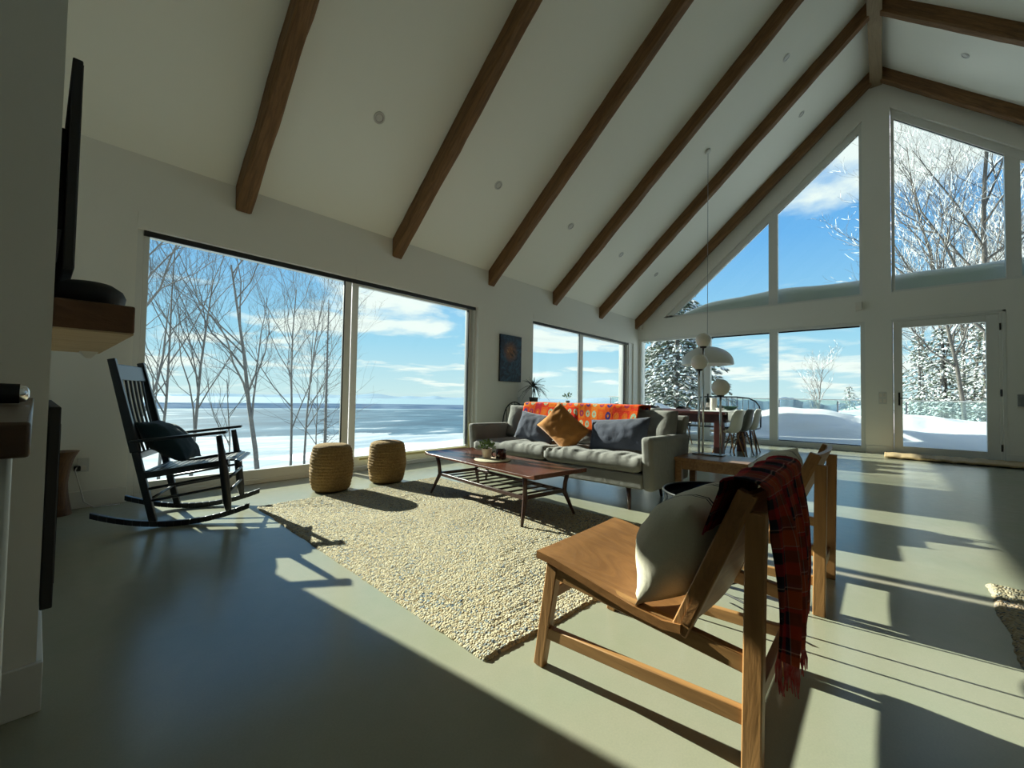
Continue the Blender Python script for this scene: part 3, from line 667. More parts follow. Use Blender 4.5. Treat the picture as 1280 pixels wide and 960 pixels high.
# ================================================================== RUGS
def braided_rug(name, W_, L_, m_, step, bw, seed, wob=.012, thick=.016, corners=None):
    """braids follow nested rectangles; local origin at the centre"""
    m = MB(); nx = int(W_/step); ny = int(L_/step); vs = []; fs = []
    rnd = random.Random(seed)
    for j in range(ny+1):
        for i in range(nx+1):
            x = -W_/2+W_*i/nx; y = -L_/2+L_*j/ny
            dx = W_/2-abs(x); dy = L_/2-abs(y); d = min(dx, dy); along = y if dx < dy else x
            fr = (d/bw) % 1; ring = int(d/bw)
            h = math.sin(math.pi*fr)**.6*.55+.45
            h *= .75+.25*abs(math.sin(along*math.pi/(bw*.9)+ring*1.3))
            h += noise.noise(Vector((x*30, y*30, seed)))*.30
            z = thick*h*min(1, d/.012+.15) + noise.noise(Vector((x*1.3, y*1.3, seed)))*.003
            ox = noise.noise(Vector((y*4, seed, 0)))*wob + noise.noise(Vector((y*25, seed, 0)))*.006; oy = noise.noise(Vector((x*4, 0, seed)))*wob + noise.noise(Vector((x*25, 3, seed)))*.006
            k = max(0, 1-d/.25)
            px, py = x+ox*k*(1 if x > 0 else -1), y+oy*k*(1 if y > 0 else -1)
            if corners:
                a_, b_ = px/W_+.5, py/L_+.5; BL, BR, TL, TR = corners
                px = (BL[0]*(1-a_)+BR[0]*a_)*(1-b_)+(TL[0]*(1-a_)+TR[0]*a_)*b_; py = (BL[1]*(1-a_)+BR[1]*a_)*(1-b_)+(TL[1]*(1-a_)+TR[1]*a_)*b_
            vs.append((px, py, max(z, .001)))
    for j in range(ny):
        for i in range(nx): a = j*(nx+1)+i; fs.append((a, a+1, a+nx+2, a+nx+1))
    o0 = len(vs); bord = [i for i in range(nx+1)] + [j*(nx+1)+nx for j in range(1, ny+1)] + [ny*(nx+1)+i for i in range(nx-1, -1, -1)] + [j*(nx+1) for j in range(ny-1, 0, -1)]
    for bi in bord: vs.append((vs[bi][0], vs[bi][1], 0.0003))
    nb = len(bord)
    for k in range(nb): fs.append((bord[k], bord[(k+1) % nb], o0+(k+1) % nb, o0+k))
    m.add(vs, fs); return m.build(name, m_, smooth=True)
rug = braided_rug('braided_rug', 2.0, 3.05, M['jute'], .0095, .030, 4, thick=.014, corners=((-1.05, -1.44), (.99, -1.62), (-.90, 1.50), (1.04, 1.50)))
rug.location = (2.2, 2.565, 0)
tag(rug, 'large cream braided jute rug with blue flecks under the coffee table', 'rug')
rug2 = braided_rug('braided_rug', 1.6, 2.2, M['jute'], .016, .055, 9, thick=.022)
rug2.location = (2.69, -1.50, 0); rug2.rotation_euler = (0, 0, R(-1.5)); rug2.name = 'jute_rug'
tag(rug2, 'coarse cream jute rug whose corner enters the photo at the right edge', 'rug')
r = MB(); vs = []
nx, ny = 10, 120
m = sheet(lambda u, v: (-.40+.80*u, -.97+1.94*v, .030+.012*abs(math.sin(v*math.pi*9+u*.6))+noise.noise(Vector((u*3, v*20, 1)))*.008), 8, 150)
o = m.build('door_mat', M['mat'], smooth=True, solid=.03, loc=(10.50, -.99, 0)); tag(o, 'long banded straw runner on the floor along the glass door', 'mat')

# ================================================================== ROCKING CHAIR
RC = empty('rocking_chair', 'black painted wooden rocking chair with slatted back by the tall window', 'rocking chair', (.825, 4.19, 0), R(-25))
BP = M['blackpaint']
def arc(x): return .02+ (x-.02)**2*.42
HWD = .275
for s, nm in ((-1, 'near'), (1, 'far')):
    y = s*HWD
    m = MB(); n = 20; xs = [-.47+.95*i/n for i in range(n+1)]
    for i in range(n):
        a, b = xs[i], xs[i+1]
        m.hexa([(a, y-.017, arc(a)-.02), (b, y-.017, arc(b)-.02), (b, y+.017, arc(b)-.02), (a, y+.017, arc(a)-.02), (a, y-.017, arc(a)+.02), (b, y-.017, arc(b)+.02), (b, y+.017, arc(b)+.02), (a, y+.017, arc(a)+.02)])
    m.build('rocker', BP, RC, bevel=.004)
    # front leg (turned) from rocker to arm
    MB().tube([(.345, y, .065), (.338, y, .11), (.33, y, .16), (.305, y, .38), (.285, y, .52), (.262, y, .66)], [.014, .024, .030, .030, .024, .020], 12).build('front_leg', BP, RC, smooth=True)
    # rear post
    MB().bar((-.12, y*.97, .04), (-.24, y*.95, .55), .035, .045, up=(1, 0, 0)).bar((-.24, y*.95, .55), (-.40, y*.92, 1.22), .038, .06, up=(1, 0, 0), w2=.036, h2=.045).build('rear_post', BP, RC, bevel=.005)
    # arm
    MB().bar((-.27, y, .625), (.32, y*1.08, .69), .05, .022, w2=.075).build('armrest', BP, RC, bevel=.006)
    for z0, z1 in ((.22, .27), (.31, .36)):
        MB().tube([(-.16, y*.97, z0-.03), (.33, y, z1)], .010, 8).build('side_rung', BP, RC, smooth=True)
    MB().bar((-.20, y*.95, .375), (.33, y*.98, .455), .03, .045).build('seat_rail', BP, RC, bevel=.004)
for z in (.22, .33): MB().tube([(.335, -HWD, z), (.335, HWD, z)], .011, 8).build('front_rung', BP, RC, smooth=True)
for z in (.20,): MB().tube([(-.15, -HWD*.96, z), (-.15, HWD*.96, z)], .010, 8).build('rear_rung', BP, RC, smooth=True)
# slatted seat, dished with rolled front lip
m = MB(); ns = 15
def seatz(x): t = (x+.2)/.6; return .395+.085*t - .03*math.sin(math.pi*min(1, t)) - (max(0, t-.9)*.35)
for i in range(ns):
    x0 = -.19+.6*i/ns; x1 = x0+.6/ns-.008
    m.hexa([(x0, -.25, seatz(x0)), (x1, -.25, seatz(x1)), (x1, .25, seatz(x1)), (x0, .25, seatz(x0)), (x0, -.25, seatz(x0)+.014), (x1, -.25, seatz(x1)+.014), (x1, .25, seatz(x1)+.014), (x0, .25, seatz(x0)+.014)])
m.build('slatted_seat', BP, RC, bevel=.003)
def backx(z): return -.24-(z-.55)*.16/.67
MB().hexa([(backx(1.07)-.008, -.235, 1.07), (backx(1.07)+.012, -.235, 1.07), (backx(1.07)+.012, .235, 1.07), (backx(1.07)-.008, .235, 1.07), (backx(1.185)-.008, -.23, 1.185), (backx(1.185)+.012, -.23, 1.185), (backx(1.185)+.012, .23, 1.185), (backx(1.185)-.008, .23, 1.185)]).build('top_rail', BP, RC, bevel=.005)
MB().bar((backx(.52), -.25, .52), (backx(.52), .25, .52), .02, .05, up=(0, 0, 1)).build('lower_rail', BP, RC, bevel=.004)
for k in range(6):
    y = -.185+.37*k/5
    m = MB(); pts = [(backx(.52+.56*t)-.012*math.sin(math.pi*t), y, .52+.56*t) for t in [i/8 for i in range(9)]]
    m.tube(pts, .013, 8, flat=.6); m.build('back_slat', BP, RC, smooth=True)
o = pillow(.46, .44, .19, seed=3, wr=.02).build('throw_pillow', M['teal'], smooth=True)
o.location = (.825-.10, 4.19+.05, .605); o.rotation_euler = Euler((R(47), R(-3), R(-25-90)), 'XYZ')
tag(o, 'dark teal cushion slumped on the seat of the rocking chair', 'cushion'); RCP = o

# ================================================================== POUFS
def pouf(x, y, h, rb, rt, label, seed):
    m = MB(); n = 64; prof = []; nr = 15; sub = 5
    for i in range(nr*sub+1):
        t = i/(nr*sub); z = h*t
        base = rt+(rb-rt)*math.sin(math.pi*(t*.92+.04))**.75
        e = min(t, 1-t); 
        if e < .05: base -= (.05-e)*.45
        prof.append((base+.006*abs(math.sin(math.pi*t*nr)), z))
    vs = []; fs = []
    top = [(prof[-1][0]*(1-k/6)+.001, h+.012*math.sin(k/6*1.5)+.003*(k % 2)) for k in range(1, 7)]
    allp = [(max(.001, prof[0][0]-.03), 0.0)] + prof + top
    for r_, z in allp:
        for k in range(n):
            a = 2*math.pi*k/n; rr = r_ + noise.noise(Vector((math.cos(a)*3+seed, math.sin(a)*3, z*14)))*.008 + noise.noise(Vector((math.cos(a)*14+seed, math.sin(a)*14, z*50)))*.004
            vs.append((rr*math.cos(a), rr*math.sin(a), z))
    mm = len(allp)
    for i in range(mm-1):
        for k in range(n): fs.append((i*n+k, i*n+(k+1) % n, (i+1)*n+(k+1) % n, (i+1)*n+k))
    fs.append(tuple(range(n)))
    o = m.add(vs, fs).build('woven_stool', M['rope'], smooth=True, loc=(x, y, .004)); tag(o, label, 'stool', 'woven rope drum stools by the tall window')
pouf(2.06, 4.29, .465, .205, .165, 'woven rope drum stool nearer the rocking chair, left of the pair', 1)
pouf(2.70, 4.27, .455, .205, .165, 'woven rope drum stool nearer the sofa, right of the pair', 5)

# ================================================================== COFFEE TABLE
CT = empty('coffee_table', 'low dark walnut coffee table with a slatted lower shelf on the rug', 'table', (2.87, 2.70, .004), R(-8.2))
hw, hl = .30, .82
m = MB(); prof = []
n = 24
vs = []; fs = []
for j in range(n+1):
    y = -hl+2*hl*j/n; e = abs(y)/hl; lift = .016*max(0, (e-.93)/.07)**1.5
    w_ = hw - .0*e
    vs += [(-w_, y, .378), (w_, y, .378), (w_, y, .398+lift), (-w_, y, .398+lift)]
for j in range(n):
    for k in range(4): fs.append((j*4+k, j*4+(k+1) % 4, (j+1)*4+(k+1) % 4, (j+1)*4+k))
fs += [(0, 1, 2, 3), (n*4, n*4+1, n*4+2, n*4+3)]
m.add(vs, fs).build('tabletop', M['walnut'], CT, bevel=.003)
for sx in (-1, 1):
    for sy in (-1, 1):
        MB().tube([(sx*.25, sy*.66, .379), (sx*.232, sy*.645, .28), (sx*.225, sy*.64, .20), (sx*.262, sy*.665, .10), (sx*.30, sy*.69, .0)], [.020, .018, .021, .016, .011], 10).build('leg', M['walnutd'], CT, smooth=True)
MB().bar((-.225, -.64, .20), (-.225, .64, .20), .02, .03).bar((.225, -.64, .20), (.225, .64, .20), .02, .03).bar((-.225, -.64, .205), (.225, -.64, .205), .022, .03).bar((-.225, .64, .205), (.225, .64, .205), .022, .03).build('shelf_frame', M['walnutd'], CT, bevel=.003)
for k in range(9):
    y = -.52+1.04*k/8; MB().bar((-.225, y, .20), (.225, y, .20), .022, .012).build('shelf_slat', M['walnutd'], CT, bevel=.002)
def on_table(lx, ly): 
    c, s = math.cos(R(-8.2)), math.sin(R(-8.2)); return (2.87+lx*c-ly*s, 2.70+lx*s+ly*c)
x, y = on_table(-.03, .03)
o = MB().lathe([(.001, 0), (.165, 0), (.172, .004), (.165, .009), (.001, .009)], 40).build('woven_placemat', M['coast'], smooth=True, auto=40, loc=(x, y, .4035)); tag(o, 'round pale woven mat under the pot and mug on the coffee table', 'mat')
x, y = on_table(-.045, .10)
r = empty('potted_plant', 'little leafy green plant in a pale pot on the coffee table', 'plant', (x, y, .4128))
MB().lathe([(.001, 0), (.036, 0), (.040, .006), (.051, .085), (.053, .09), (.048, .09), (.045, .078), (.001, .078)], 28).build('pot', M['pinkpot'], r, smooth=True, auto=45)
MB().lathe([(.001, .079), (.045, .079)], 20).build('soil', M['soil'], r)
rnd = random.Random(5)
def leafball(r, c, R0, n, ls, mat_, seed, up=.4, name='foliage'):
    rnd = random.Random(seed); m = MB()
    for i in range(n):
        a = rnd.uniform(0, 2*math.pi); e = rnd.uniform(-.2, 1.2); d = Vector((math.cos(a)*math.cos(e), math.sin(a)*math.cos(e), math.sin(e)+up)).normalized()
        p = Vector(c)+d*R0*rnd.uniform(.45, 1.0); s_ = d.cross(Vector((rnd.uniform(-1, 1), rnd.uniform(-1, 1), rnd.uniform(-1, 1)))).normalized(); l = ls*rnd.uniform(.7, 1.2)
        q = p+d*l*.5; m.add([p, q+s_*l*.3, q+d*l*.5, q-s_*l*.3, q+d.cross(s_)*l*.06], [(0, 1, 4), (1, 2, 4), (2, 3, 4), (3, 0, 4)])
    for i in range(max(5, n//8)):
        a = rnd.uniform(0, 6.28); m.tube([c, (c[0]+math.cos(a)*R0*.3, c[1]+math.sin(a)*R0*.3, c[2]+R0*.5), (c[0]+math.cos(a)*R0*.6, c[1]+math.sin(a)*R0*.6, c[2]+R0*rnd.uniform(.7, 1))], .0015, 4)
    return m.build(name, mat_, r)
leafball(r, (0, 0, .08), .085, 130, .030, M['leaf'], 5)
x, y = on_table(.025, -.025)
r = empty('coffee_mug', 'dark red mug with handle beside the little plant on the coffee table', 'mug', (x, y, .4128))
MB().lathe([(.001, 0), (.046, 0), (.049, .004), (.049, .088), (.0475, .092), (.045, .088), (.045, .010), (.001, .010)], 32).build('mug_body', M['mug'], r, smooth=True, auto=45)
MB().tube([(-.030+-.03*math.cos(a)*.0-.016-.028*math.sin(a), .036+.010*math.sin(a), .046+.028*math.cos(a)) for a in [math.pi*i/8 for i in range(9)]], .005, 8).build('mug_handle', M['mug'], r, smooth=True)

# ================================================================== SOFA (faces -X, long axis Y)
S0x, S1x, SY0, SY1 = 3.50, 4.40, 1.475, 3.78
SF = empty('sofa', 'grey upholstered sofa with tufted back and tapered dark legs', 'sofa', (S0x, SY0, 0))
Ln = SY1-SY0; Dp = S1x-S0x
def rbox(a, b, name, m_, par, bev=.02, seg=4): return MB().box(a, b).build(name, m_, par, bevel=bev, seg=seg)
rbox((.02, .10, .20), (Dp-.05, Ln-.10, .335), 'base_frame', M['sofa'], SF, .015)
# arms: slightly raked front edge
for y0, nm in ((0, 1), (Ln-.105, 2)):
    m = MB(); m.hexa([(.03, y0, .19), (Dp, y0, .20), (Dp, y0+.105, .20), (.03, y0+.105, .19), (-.02, y0, .665), (Dp+.02, y0, .65), (Dp+.02, y0+.105, .65), (-.02, y0+.105, .665)])
    m.build('armrest', M['sofa'], SF, bevel=.035, seg=5)
m = MB(); m.hexa([(Dp-.16, .10, .20), (Dp, .10, .20), (Dp, Ln-.10, .20), (Dp-.16, Ln-.10, .20), (Dp-.10, .0, .83), (Dp+.03, .0, .83), (Dp+.03, Ln-.0, .83), (Dp-.10, Ln-.0, .83)])
m.build('back_frame', M['sofa'], SF, bevel=.025, seg=4)
def cushion_top(x0, x1, y0, y1, z0, z1, seed, nx=22, ny=46, tuft=0):
    m = MB(); idx = {}
    for side in (1, -1):
        for j in range(ny+1):
            for i in range(nx+1):
                u = i/nx; v = j/ny; e = min(u, 1-u, v, 1-v)
                rim = min(1, e/.10); rim = math.sqrt(max(0, 1-(1-rim)**2))
                h = (z1-z0)/2*(.35+.65*rim)
                z = (z0+z1)/2+side*h
                if side == 1:
                    fr = max(0, 1-u/.45)
                    z += rim*(noise.noise(Vector((u*2.5+seed, v*7, 0)))*.020 + .013*math.sin((v*60+noise.noise(Vector((u*3, v*5, seed)))*7))*fr*(.3+.7*abs(noise.noise(Vector((v*4, seed, 2)))*2)))
                    if tuft:
                        for tv in [(k+.5)/tuft for k in range(tuft)]:
                            d = math.hypot((v-tv)*(y1-y0), (u-.5)*(x1-x0)); z -= .022*math.exp(-(d/.045)**2)
                        z += .008*math.cos(2*math.pi*tuft*(v-.5/tuft)+math.pi)
                bul = 0
                x = x0+(x1-x0)*u; y = y0+(y1-y0)*v
                m.v.append((x, y, z)); idx[(side, i, j)] = len(m.v)-1
    for side in (1, -1):
        for j in range(ny):
            for i in range(nx):
                q = (idx[(side, i, j)], idx[(side, i+1, j)], idx[(side, i+1, j+1)], idx[(side, i, j+1)]); m.f.append(q if side == 1 else q[::-1])
    bd = [(i, 0) for i in range(nx)] + [(nx, j) for j in range(ny)] + [(i, ny) for i in range(nx, 0, -1)] + [(0, j) for j in range(ny, 0, -1)]
    for k in range(len(bd)):
        a, b = bd[k], bd[(k+1) % len(bd)]; m.f.append((idx[(1, *a)], idx[(-1, *a)], idx[(-1, *b)], idx[(1, *b)]))
    return m
yc = Ln/2
for a, b, sd in ((.11, yc-.004, 1), (yc+.004, Ln-.11, 2)):
    cushion_top(-.01, Dp-.19, a, b, .335, .485, sd, 26, 70, tuft=4).build('seat_cushion', M['sofa'], SF, smooth=True)
# back cushions: built flat then tilted up
def back_cushion(y0, y1, seed, nm='back_cushion'):
    w_ = y1-y0; m = MB(); nx, ny = 34, 22; idx = {}
    for side in (1, -1):
        for j in range(ny+1):
            for i in range(nx+1):
                u = i/nx; v = j/ny; e = min(u, 1-u, v, 1-v); rim = min(1, e/.16); rim = math.sqrt(max(0, 1-(1-rim)**2))
                t_ = .075*(.25+.75*rim)
                if side == 1:
                    for tu in (.27, .73):
                        for tv in (.52,):
                            d = math.hypot((u-tu)*w_, (v-tv)*.42); t_ -= .085*math.exp(-(d/.075)**1.3)
                    t_ += rim*(noise.noise(Vector((u*4+seed, v*3, 1)))*.022+.014*math.cos(2*math.pi*(u-.27)/.46+math.pi))
                m.v.append((-side*t_, y0+w_*u, .42*v)); idx[(side, i, j)] = len(m.v)-1
    for side in (1, -1):
        for j in range(ny):
            for i in range(nx):
                q = (idx[(side, i, j)], idx[(side, i+1, j)], idx[(side, i+1, j+1)], idx[(side, i, j+1)]); m.f.append(q)
    bd = [(i, 0) for i in range(nx)] + [(nx, j) for j in range(ny)] + [(i, ny) for i in range(nx, 0, -1)] + [(0, j) for j in range(ny, 0, -1)]
    for k in range(len(bd)):
        a, b = bd[k], bd[(k+1) % len(bd)]; m.f.append((idx[(1, *a)], idx[(-1, *a)], idx[(-1, *b)], idx[(1, *b)]))
    o = m.build(nm, M['sofa'], SF, smooth=True); o.location = (Dp-.27, 0, .47); o.rotation_euler = (0, R(14), 0); return o
third = (Ln-.10)/2
for k in range(2): back_cushion(.05+third*k+.004, .05+third*(k+1)-.004, k*3+1)
for x, y, dx, dy in ((.09, .26, -.02, -.02), (.09, Ln-.26, -.02, .02), (Dp-.12, .26, .02, -.02), (Dp-.12, Ln-.26, .02, .02)):
    MB().tube([(x, y, .205), (x+dx, y+dy, .0)], [.024, .013], 12).build('leg', M['walnutd'], SF, smooth=True)
# blanket over the back
def blanket_pt(u, v):
    # u along Y (from left end of photo = high y) ; v: 0 front hem .. 1 back hem
    y = 3.40-1.50*u + .02*math.sin(v*5+u*9)
    L1, L2, L3 = .26, .30, .22; s_ = v*(L1+L2+L3)
    wv = noise.noise(Vector((u*7, v*3, 2)))*.012
    front = .24+.04*math.sin(u*7+1)+(.05 if u > .5 else 0)
    if s_ < L1:
        t = s_/L1; return (S0x+.628-.075*(1-t)+wv, y, .915-front*(1-t)-.01*(1-t))
    if s_ < L1+L2:
        t = (s_-L1)/L2; a = math.pi*t; return (S0x+.790-.162*math.cos(a)+wv*.3, y, .915+.012*math.sin(a)+abs(wv)*.5)
    t = (s_-L1-L2)/L3; return (S0x+Dp+.055+wv*.3, y, .915-.22*t)
m = sheet(blanket_pt, 110, 40); m.uv = {k: (v_[0], v_[1]) for k, v_ in m.uv.items()}
o = m.build('crochet_blanket', M['granny'], smooth=True, solid=.008); tag(o, 'orange crochet blanket of granny squares draped over the sofa back', 'blanket')
def place_pillow(w_, h_, t_, m_, loc, rot, label, seed, nm='throw_pillow', grp=None, wr=.014):
    o = pillow(w_, h_, t_, seed=seed, wr=wr).build(nm, m_, smooth=True); o.location = loc; o.rotation_euler = Euler([R(a) for a in rot], 'XYZ')
    tag(o, label, 'cushion', grp); return o
# pillow local: X width, Z height, Y thickness ; facing -X => rotate z by 90
place_pillow(.56, .34, .16, M['char'], (3.90, 3.05, .64), (20, -6, 90), 'charcoal lumbar cushion at the far left end of the sofa, left of the tan one', 1)
place_pillow(.50, .36, .16, M['tan'], (3.80, 2.60, .665), (22, -38, 94), 'tan velvet cushion standing on its corner in the middle of the sofa', 2, wr=.022)
place_pillow(.66, .34, .17, M['char'], (3.88, 1.99, .635), (20, 5, 90), 'charcoal lumbar cushion right of the tan one, near the sofa arm', 3)

# ================================================================== SLAT ARMCHAIRS (face +Y)
def armchair(x, y, rz, label, wdt=.60):
    r = empty('lounge_chair', label, 'chair', (x, y, 0), rz, 'low wooden lounge chairs')
    W_ = wdt
    def sp(t):  # profile along seat : y,z (top surface)
        pts = [(.72, .425), (.66, .418), (.56, .398), (.45, .373), (.34, .350), (.245, .338), (.19, .345)]
        k = t*(len(pts)-1); i = min(int(k), len(pts)-2); f = k-i
        return (pts[i][0]*(1-f)+pts[i+1][0]*f, pts[i][1]*(1-f)+pts[i+1][1]*f)
    m = MB(); nu, nv = 16, 24; idx = {}
    for side in (0, 1):
        for j in range(nv+1):
            yy, zz = sp(j/nv)
            for i in range(nu+1):
                u = i/nu; dish = .018*math.sin(math.pi*u)*min(1, j/nv*1.3+.15)
                m.v.append((-.005+(W_+.01)*u, yy, zz-dish-(.026 if side else 0))); idx[(side, i, j)] = len(m.v)-1
    for side in (0, 1):
        for j in range(nv):
            for i in range(nu): m.f.append((idx[(side, i, j)], idx[(side, i+1, j)], idx[(side, i+1, j+1)], idx[(side, i, j+1)]))
    bd = [(i, 0) for i in range(nu)] + [(nu, j) for j in range(nv)] + [(i, nv) for i in range(nu, 0, -1)] + [(0, j) for j in range(nv, 0, -1)]
    for k in range(len(bd)):
        a, b = bd[k], bd[(k+1) % len(bd)]; m.f.append((idx[(0, *a)], idx[(1, *a)], idx[(1, *b)], idx[(0, *b)]))
    m.build('seat', M['teak'], r, smooth=True, auto=50)
    # curved back panel
    m = MB(); idx = {}; nu, nv = 16, 10
    for side in (0, 1):
        for j in range(nv+1):
            v = j/nv; zz = .350+.400*v; yy = .190-.165*v
            for i in range(nu+1):
                u = i/nu; cur = -.022*math.sin(math.pi*u)
                m.v.append((-.0+(W_)*u, yy+cur-(.022 if side else 0), zz)); idx[(side, i, j)] = len(m.v)-1
    for side in (0, 1):
        for j in range(nv):
            for i in range(nu): m.f.append((idx[(side, i, j)], idx[(side, i+1, j)], idx[(side, i+1, j+1)], idx[(side, i, j+1)]))
    bd = [(i, 0) for i in range(nu)] + [(nu, j) for j in range(nv)] + [(i, nv) for i in range(nu, 0, -1)] + [(0, j) for j in range(nv, 0, -1)]
    for k in range(len(bd)):
        a, b = bd[k], bd[(k+1) % len(bd)]; m.f.append((idx[(0, *a)], idx[(1, *a)], idx[(1, *b)], idx[(0, *b)]))
    m.build('backrest', M['oakx'], r, smooth=True, auto=50)
    for xx in (.022, W_-.022):
        MB().bar((xx, .20, .315), (xx, .018, .750), .040, .050, up=(0, 1, 0)).build('back_stile', M['oak'], r, bevel=.004)
        MB().bar((xx, .01, 0), (xx, .000, .700), .040, .048, up=(0, 1, 0)).build('leg', M['oak'], r, bevel=.004)
        MB().bar((xx, .715, 0), (xx, .655, .385), .036, .040, up=(0, 1, 0), h2=.048).build('leg', M['oak'], r, bevel=.004)
        MB().bar((xx, .67, .365), (xx, .02, .295), .030, .050).build('seat_rail', M['oaky'], r, bevel=.004)
        MB().bar((xx, .695, .130), (xx, .02, .155), .026, .042).build('side_stretcher', M['oaky'], r, bevel=.003)
    MB().bar((.03, .665, .28), (W_-.03, .665, .28), .024, .040).build('front_rail', M['oakx'], r, bevel=.003)
    MB().bar((.03, .02, .155), (W_-.03, .02, .155), .026, .042).build('rear_stretcher', M['oakx'], r, bevel=.003)
    return r
A1 = armchair(1.265, .255, R(0), 'wooden lounge chair in the foreground with a plaid throw over its back')
A2 = armchair(2.44, .22, R(0), 'second wooden lounge chair, beyond the tray table, half hidden by the first')
place_pillow(.60, .38, .27, M['cream'], (1.565, .505, .520), (-26, 0, 180), 'cream cushion with dark stripes leaning on the foreground lounge chair', 7, wr=.012)
place_pillow(.58, .40, .25, M['cream'], (2.74, .47, .545), (-26, 0, 180), 'cream cushion with dark stripes on the second lounge chair, behind the throw', 11, wr=.012)
# plaid throw over the back of chair 1
def throw_pt(u, v):
    fold = .016*math.sin(u*20+v*2)+.010*math.sin(u*37+v*5)
    Lf, Lo, Lb = .16, .10, .50; s_ = v*(Lf+Lo+Lb); x = 1.245+.62*u
    if s_ < Lf:
        t = s_/Lf; return (x, .330+.05*(1-t)+fold*.2, .762-.14*(1-t))
    if s_ < Lf+Lo:
        t = (s_-Lf)/Lo; a = math.pi*t; return (x, .280+.052*math.cos(a)+fold*.15, .768+.018*math.sin(a)+abs(fold)*.3)
    t = (s_-Lf-Lo)/Lb; k = min(1, t*3); x0 = 1.275+.045*min(1, t*4); w_ = .60-.045*k-.10*t
    return (x0+w_*u+fold*.3*k, .228-.03*math.sin(t*2.2)+fold*k*1.2, .768-.42*t*(1.0+.20*math.sin(u*3+.4)*t))
m = sheet(throw_pt, 90, 60)
TH = m.build('plaid_throw', M['plaid'], smooth=True, solid=.005); tag(TH, 'red and black plaid throw with fringe hanging over the foreground lounge chair', 'blanket')
m1 = MB(); rnd = random.Random(2)
for i in range(60):
    u = i/59; p = Vector(throw_pt(u, .995)); l = rnd.uniform(.06, .10)
    q = p+Vector((rnd.uniform(-.012, .012), rnd.uniform(-.012, .012), -l)); mid = (p+q)/2+Vector((rnd.uniform(-.006, .006), rnd.uniform(-.006, .006), 0))
    m1.tube([p, mid, q], [.003, .003, .0015], 4)
m1.build('fringe', M['fringe'], TH)

# ================================================================== TRAY TABLE between the chairs
TT = empty('tray_table', 'round blue-black metal tray table between the two lounge chairs', 'table', (2.20, .60, -.012)); TT.scale = (.78, .78, 1)
MB().lathe([(.001, .520), (.295, .520), (.312, .526), (.317, .562), (.322, .562), (.320, .516), (.30, .508), (.001, .508)], 64).build('tray', M['tray'], TT, smooth=True, auto=50)
MB().tube([(.3195*math.cos(2*math.pi*k/48), .3195*math.sin(2*math.pi*k/48), .563) for k in range(49)], .005, 8, cap=False).build('rim', M['black'], TT, smooth=True)
for k in range(3):
    a = .5+k*2*math.pi/3; MB().tube([(.27*math.cos(a), .27*math.sin(a), .515), (.25*math.cos(a), .25*math.sin(a), .013)], .007, 8).build('leg', M['steel'], TT, smooth=True)
for k in range(2):
    a = math.pi/4+k*math.pi/2+.35; MB().tube([(.25*math.cos(a), .25*math.sin(a), .10+.012*k), (-.25*math.cos(a), -.25*math.sin(a), .10+.012*k)], .005, 6).build('cross_brace', M['black'], TT)

# ================================================================== SIDE BENCH + GLOBE LAMP
SB = empty('side_bench', 'small rustic wooden side bench with a low shelf beside the sofa arm', 'bench', (4.02, .86, 0), R(2))
MB().box((0, 0, .425), (.50, .62, .455)).build('bench_top', M['pine'], SB, bevel=.004)
for xx in (.03, .47):
    for yy in (.04, .58): MB().box((xx-.028, yy-.03, 0), (xx+.028, yy+.03, .425)).build('leg', M['pine'], SB, bevel=.004)
MB().box((.03, .06, .345), (.05, .56, .425)).box((.45, .06, .345), (.47, .56, .425)).box((.06, .03, .345), (.44, .05, .425)).box((.06, .57, .345), (.44, .59, .425)).build('apron', M['pine'], SB, bevel=.003)
MB().box((.02, .05, .13), (.48, .57, .155)).build('lower_shelf', M['pine'], SB, bevel=.003)
o = MB().box((-.14, -.17, 0), (.14, .17, .02)).build('slate_book', M['book'], bevel=.003, loc=(4.25, 1.15, .1565), rot=(0, 0, R(8))); tag(o, 'large dark flat book lying on the low shelf of the side bench', 'book')
o = MB().tube([(-.10, .2, .0), (-.02, .14, .02), (.0, .0, .0), (.04, -.12, .025), (.1, -.2, .0)], .004, 6).build('lamp_cord', M['black'], smooth=True, loc=(4.13, 1.2, .19)); tag(o, 'black lamp cord looping over the dark book under the side bench', 'cord')
GL = empty('globe_lamp', 'three-stemmed lamp with white glass globes on the side bench', 'lamp', (4.42, 1.29, .458))
MB().box((-.07, -.14, 0), (.06, .14, .010)).build('base_plate', M['steel'], GL, bevel=.003)
for dx, dy, h, rr in ((.035, .068, 1.60-.458, .072), (-.03, .085, 1.375-.458, .080), (.0, -.105, 1.12-.458, .083)):
    MB().tube([(dx, dy, .01), (dx, dy, h-rr)], .010, 12).build('stem', M['chrome'], GL, smooth=True)
    MB().lathe([(.012, h-rr-.012), (.030, h-rr-.006), (.034, h-rr+.008), (.02, h-rr+.012)], 20, (dx, dy, 0)).build('globe_holder', M['black'], GL, smooth=True)
    MB().ball((dx, dy, h), rr, 18).build('globe', M['glob'], GL, smooth=True)

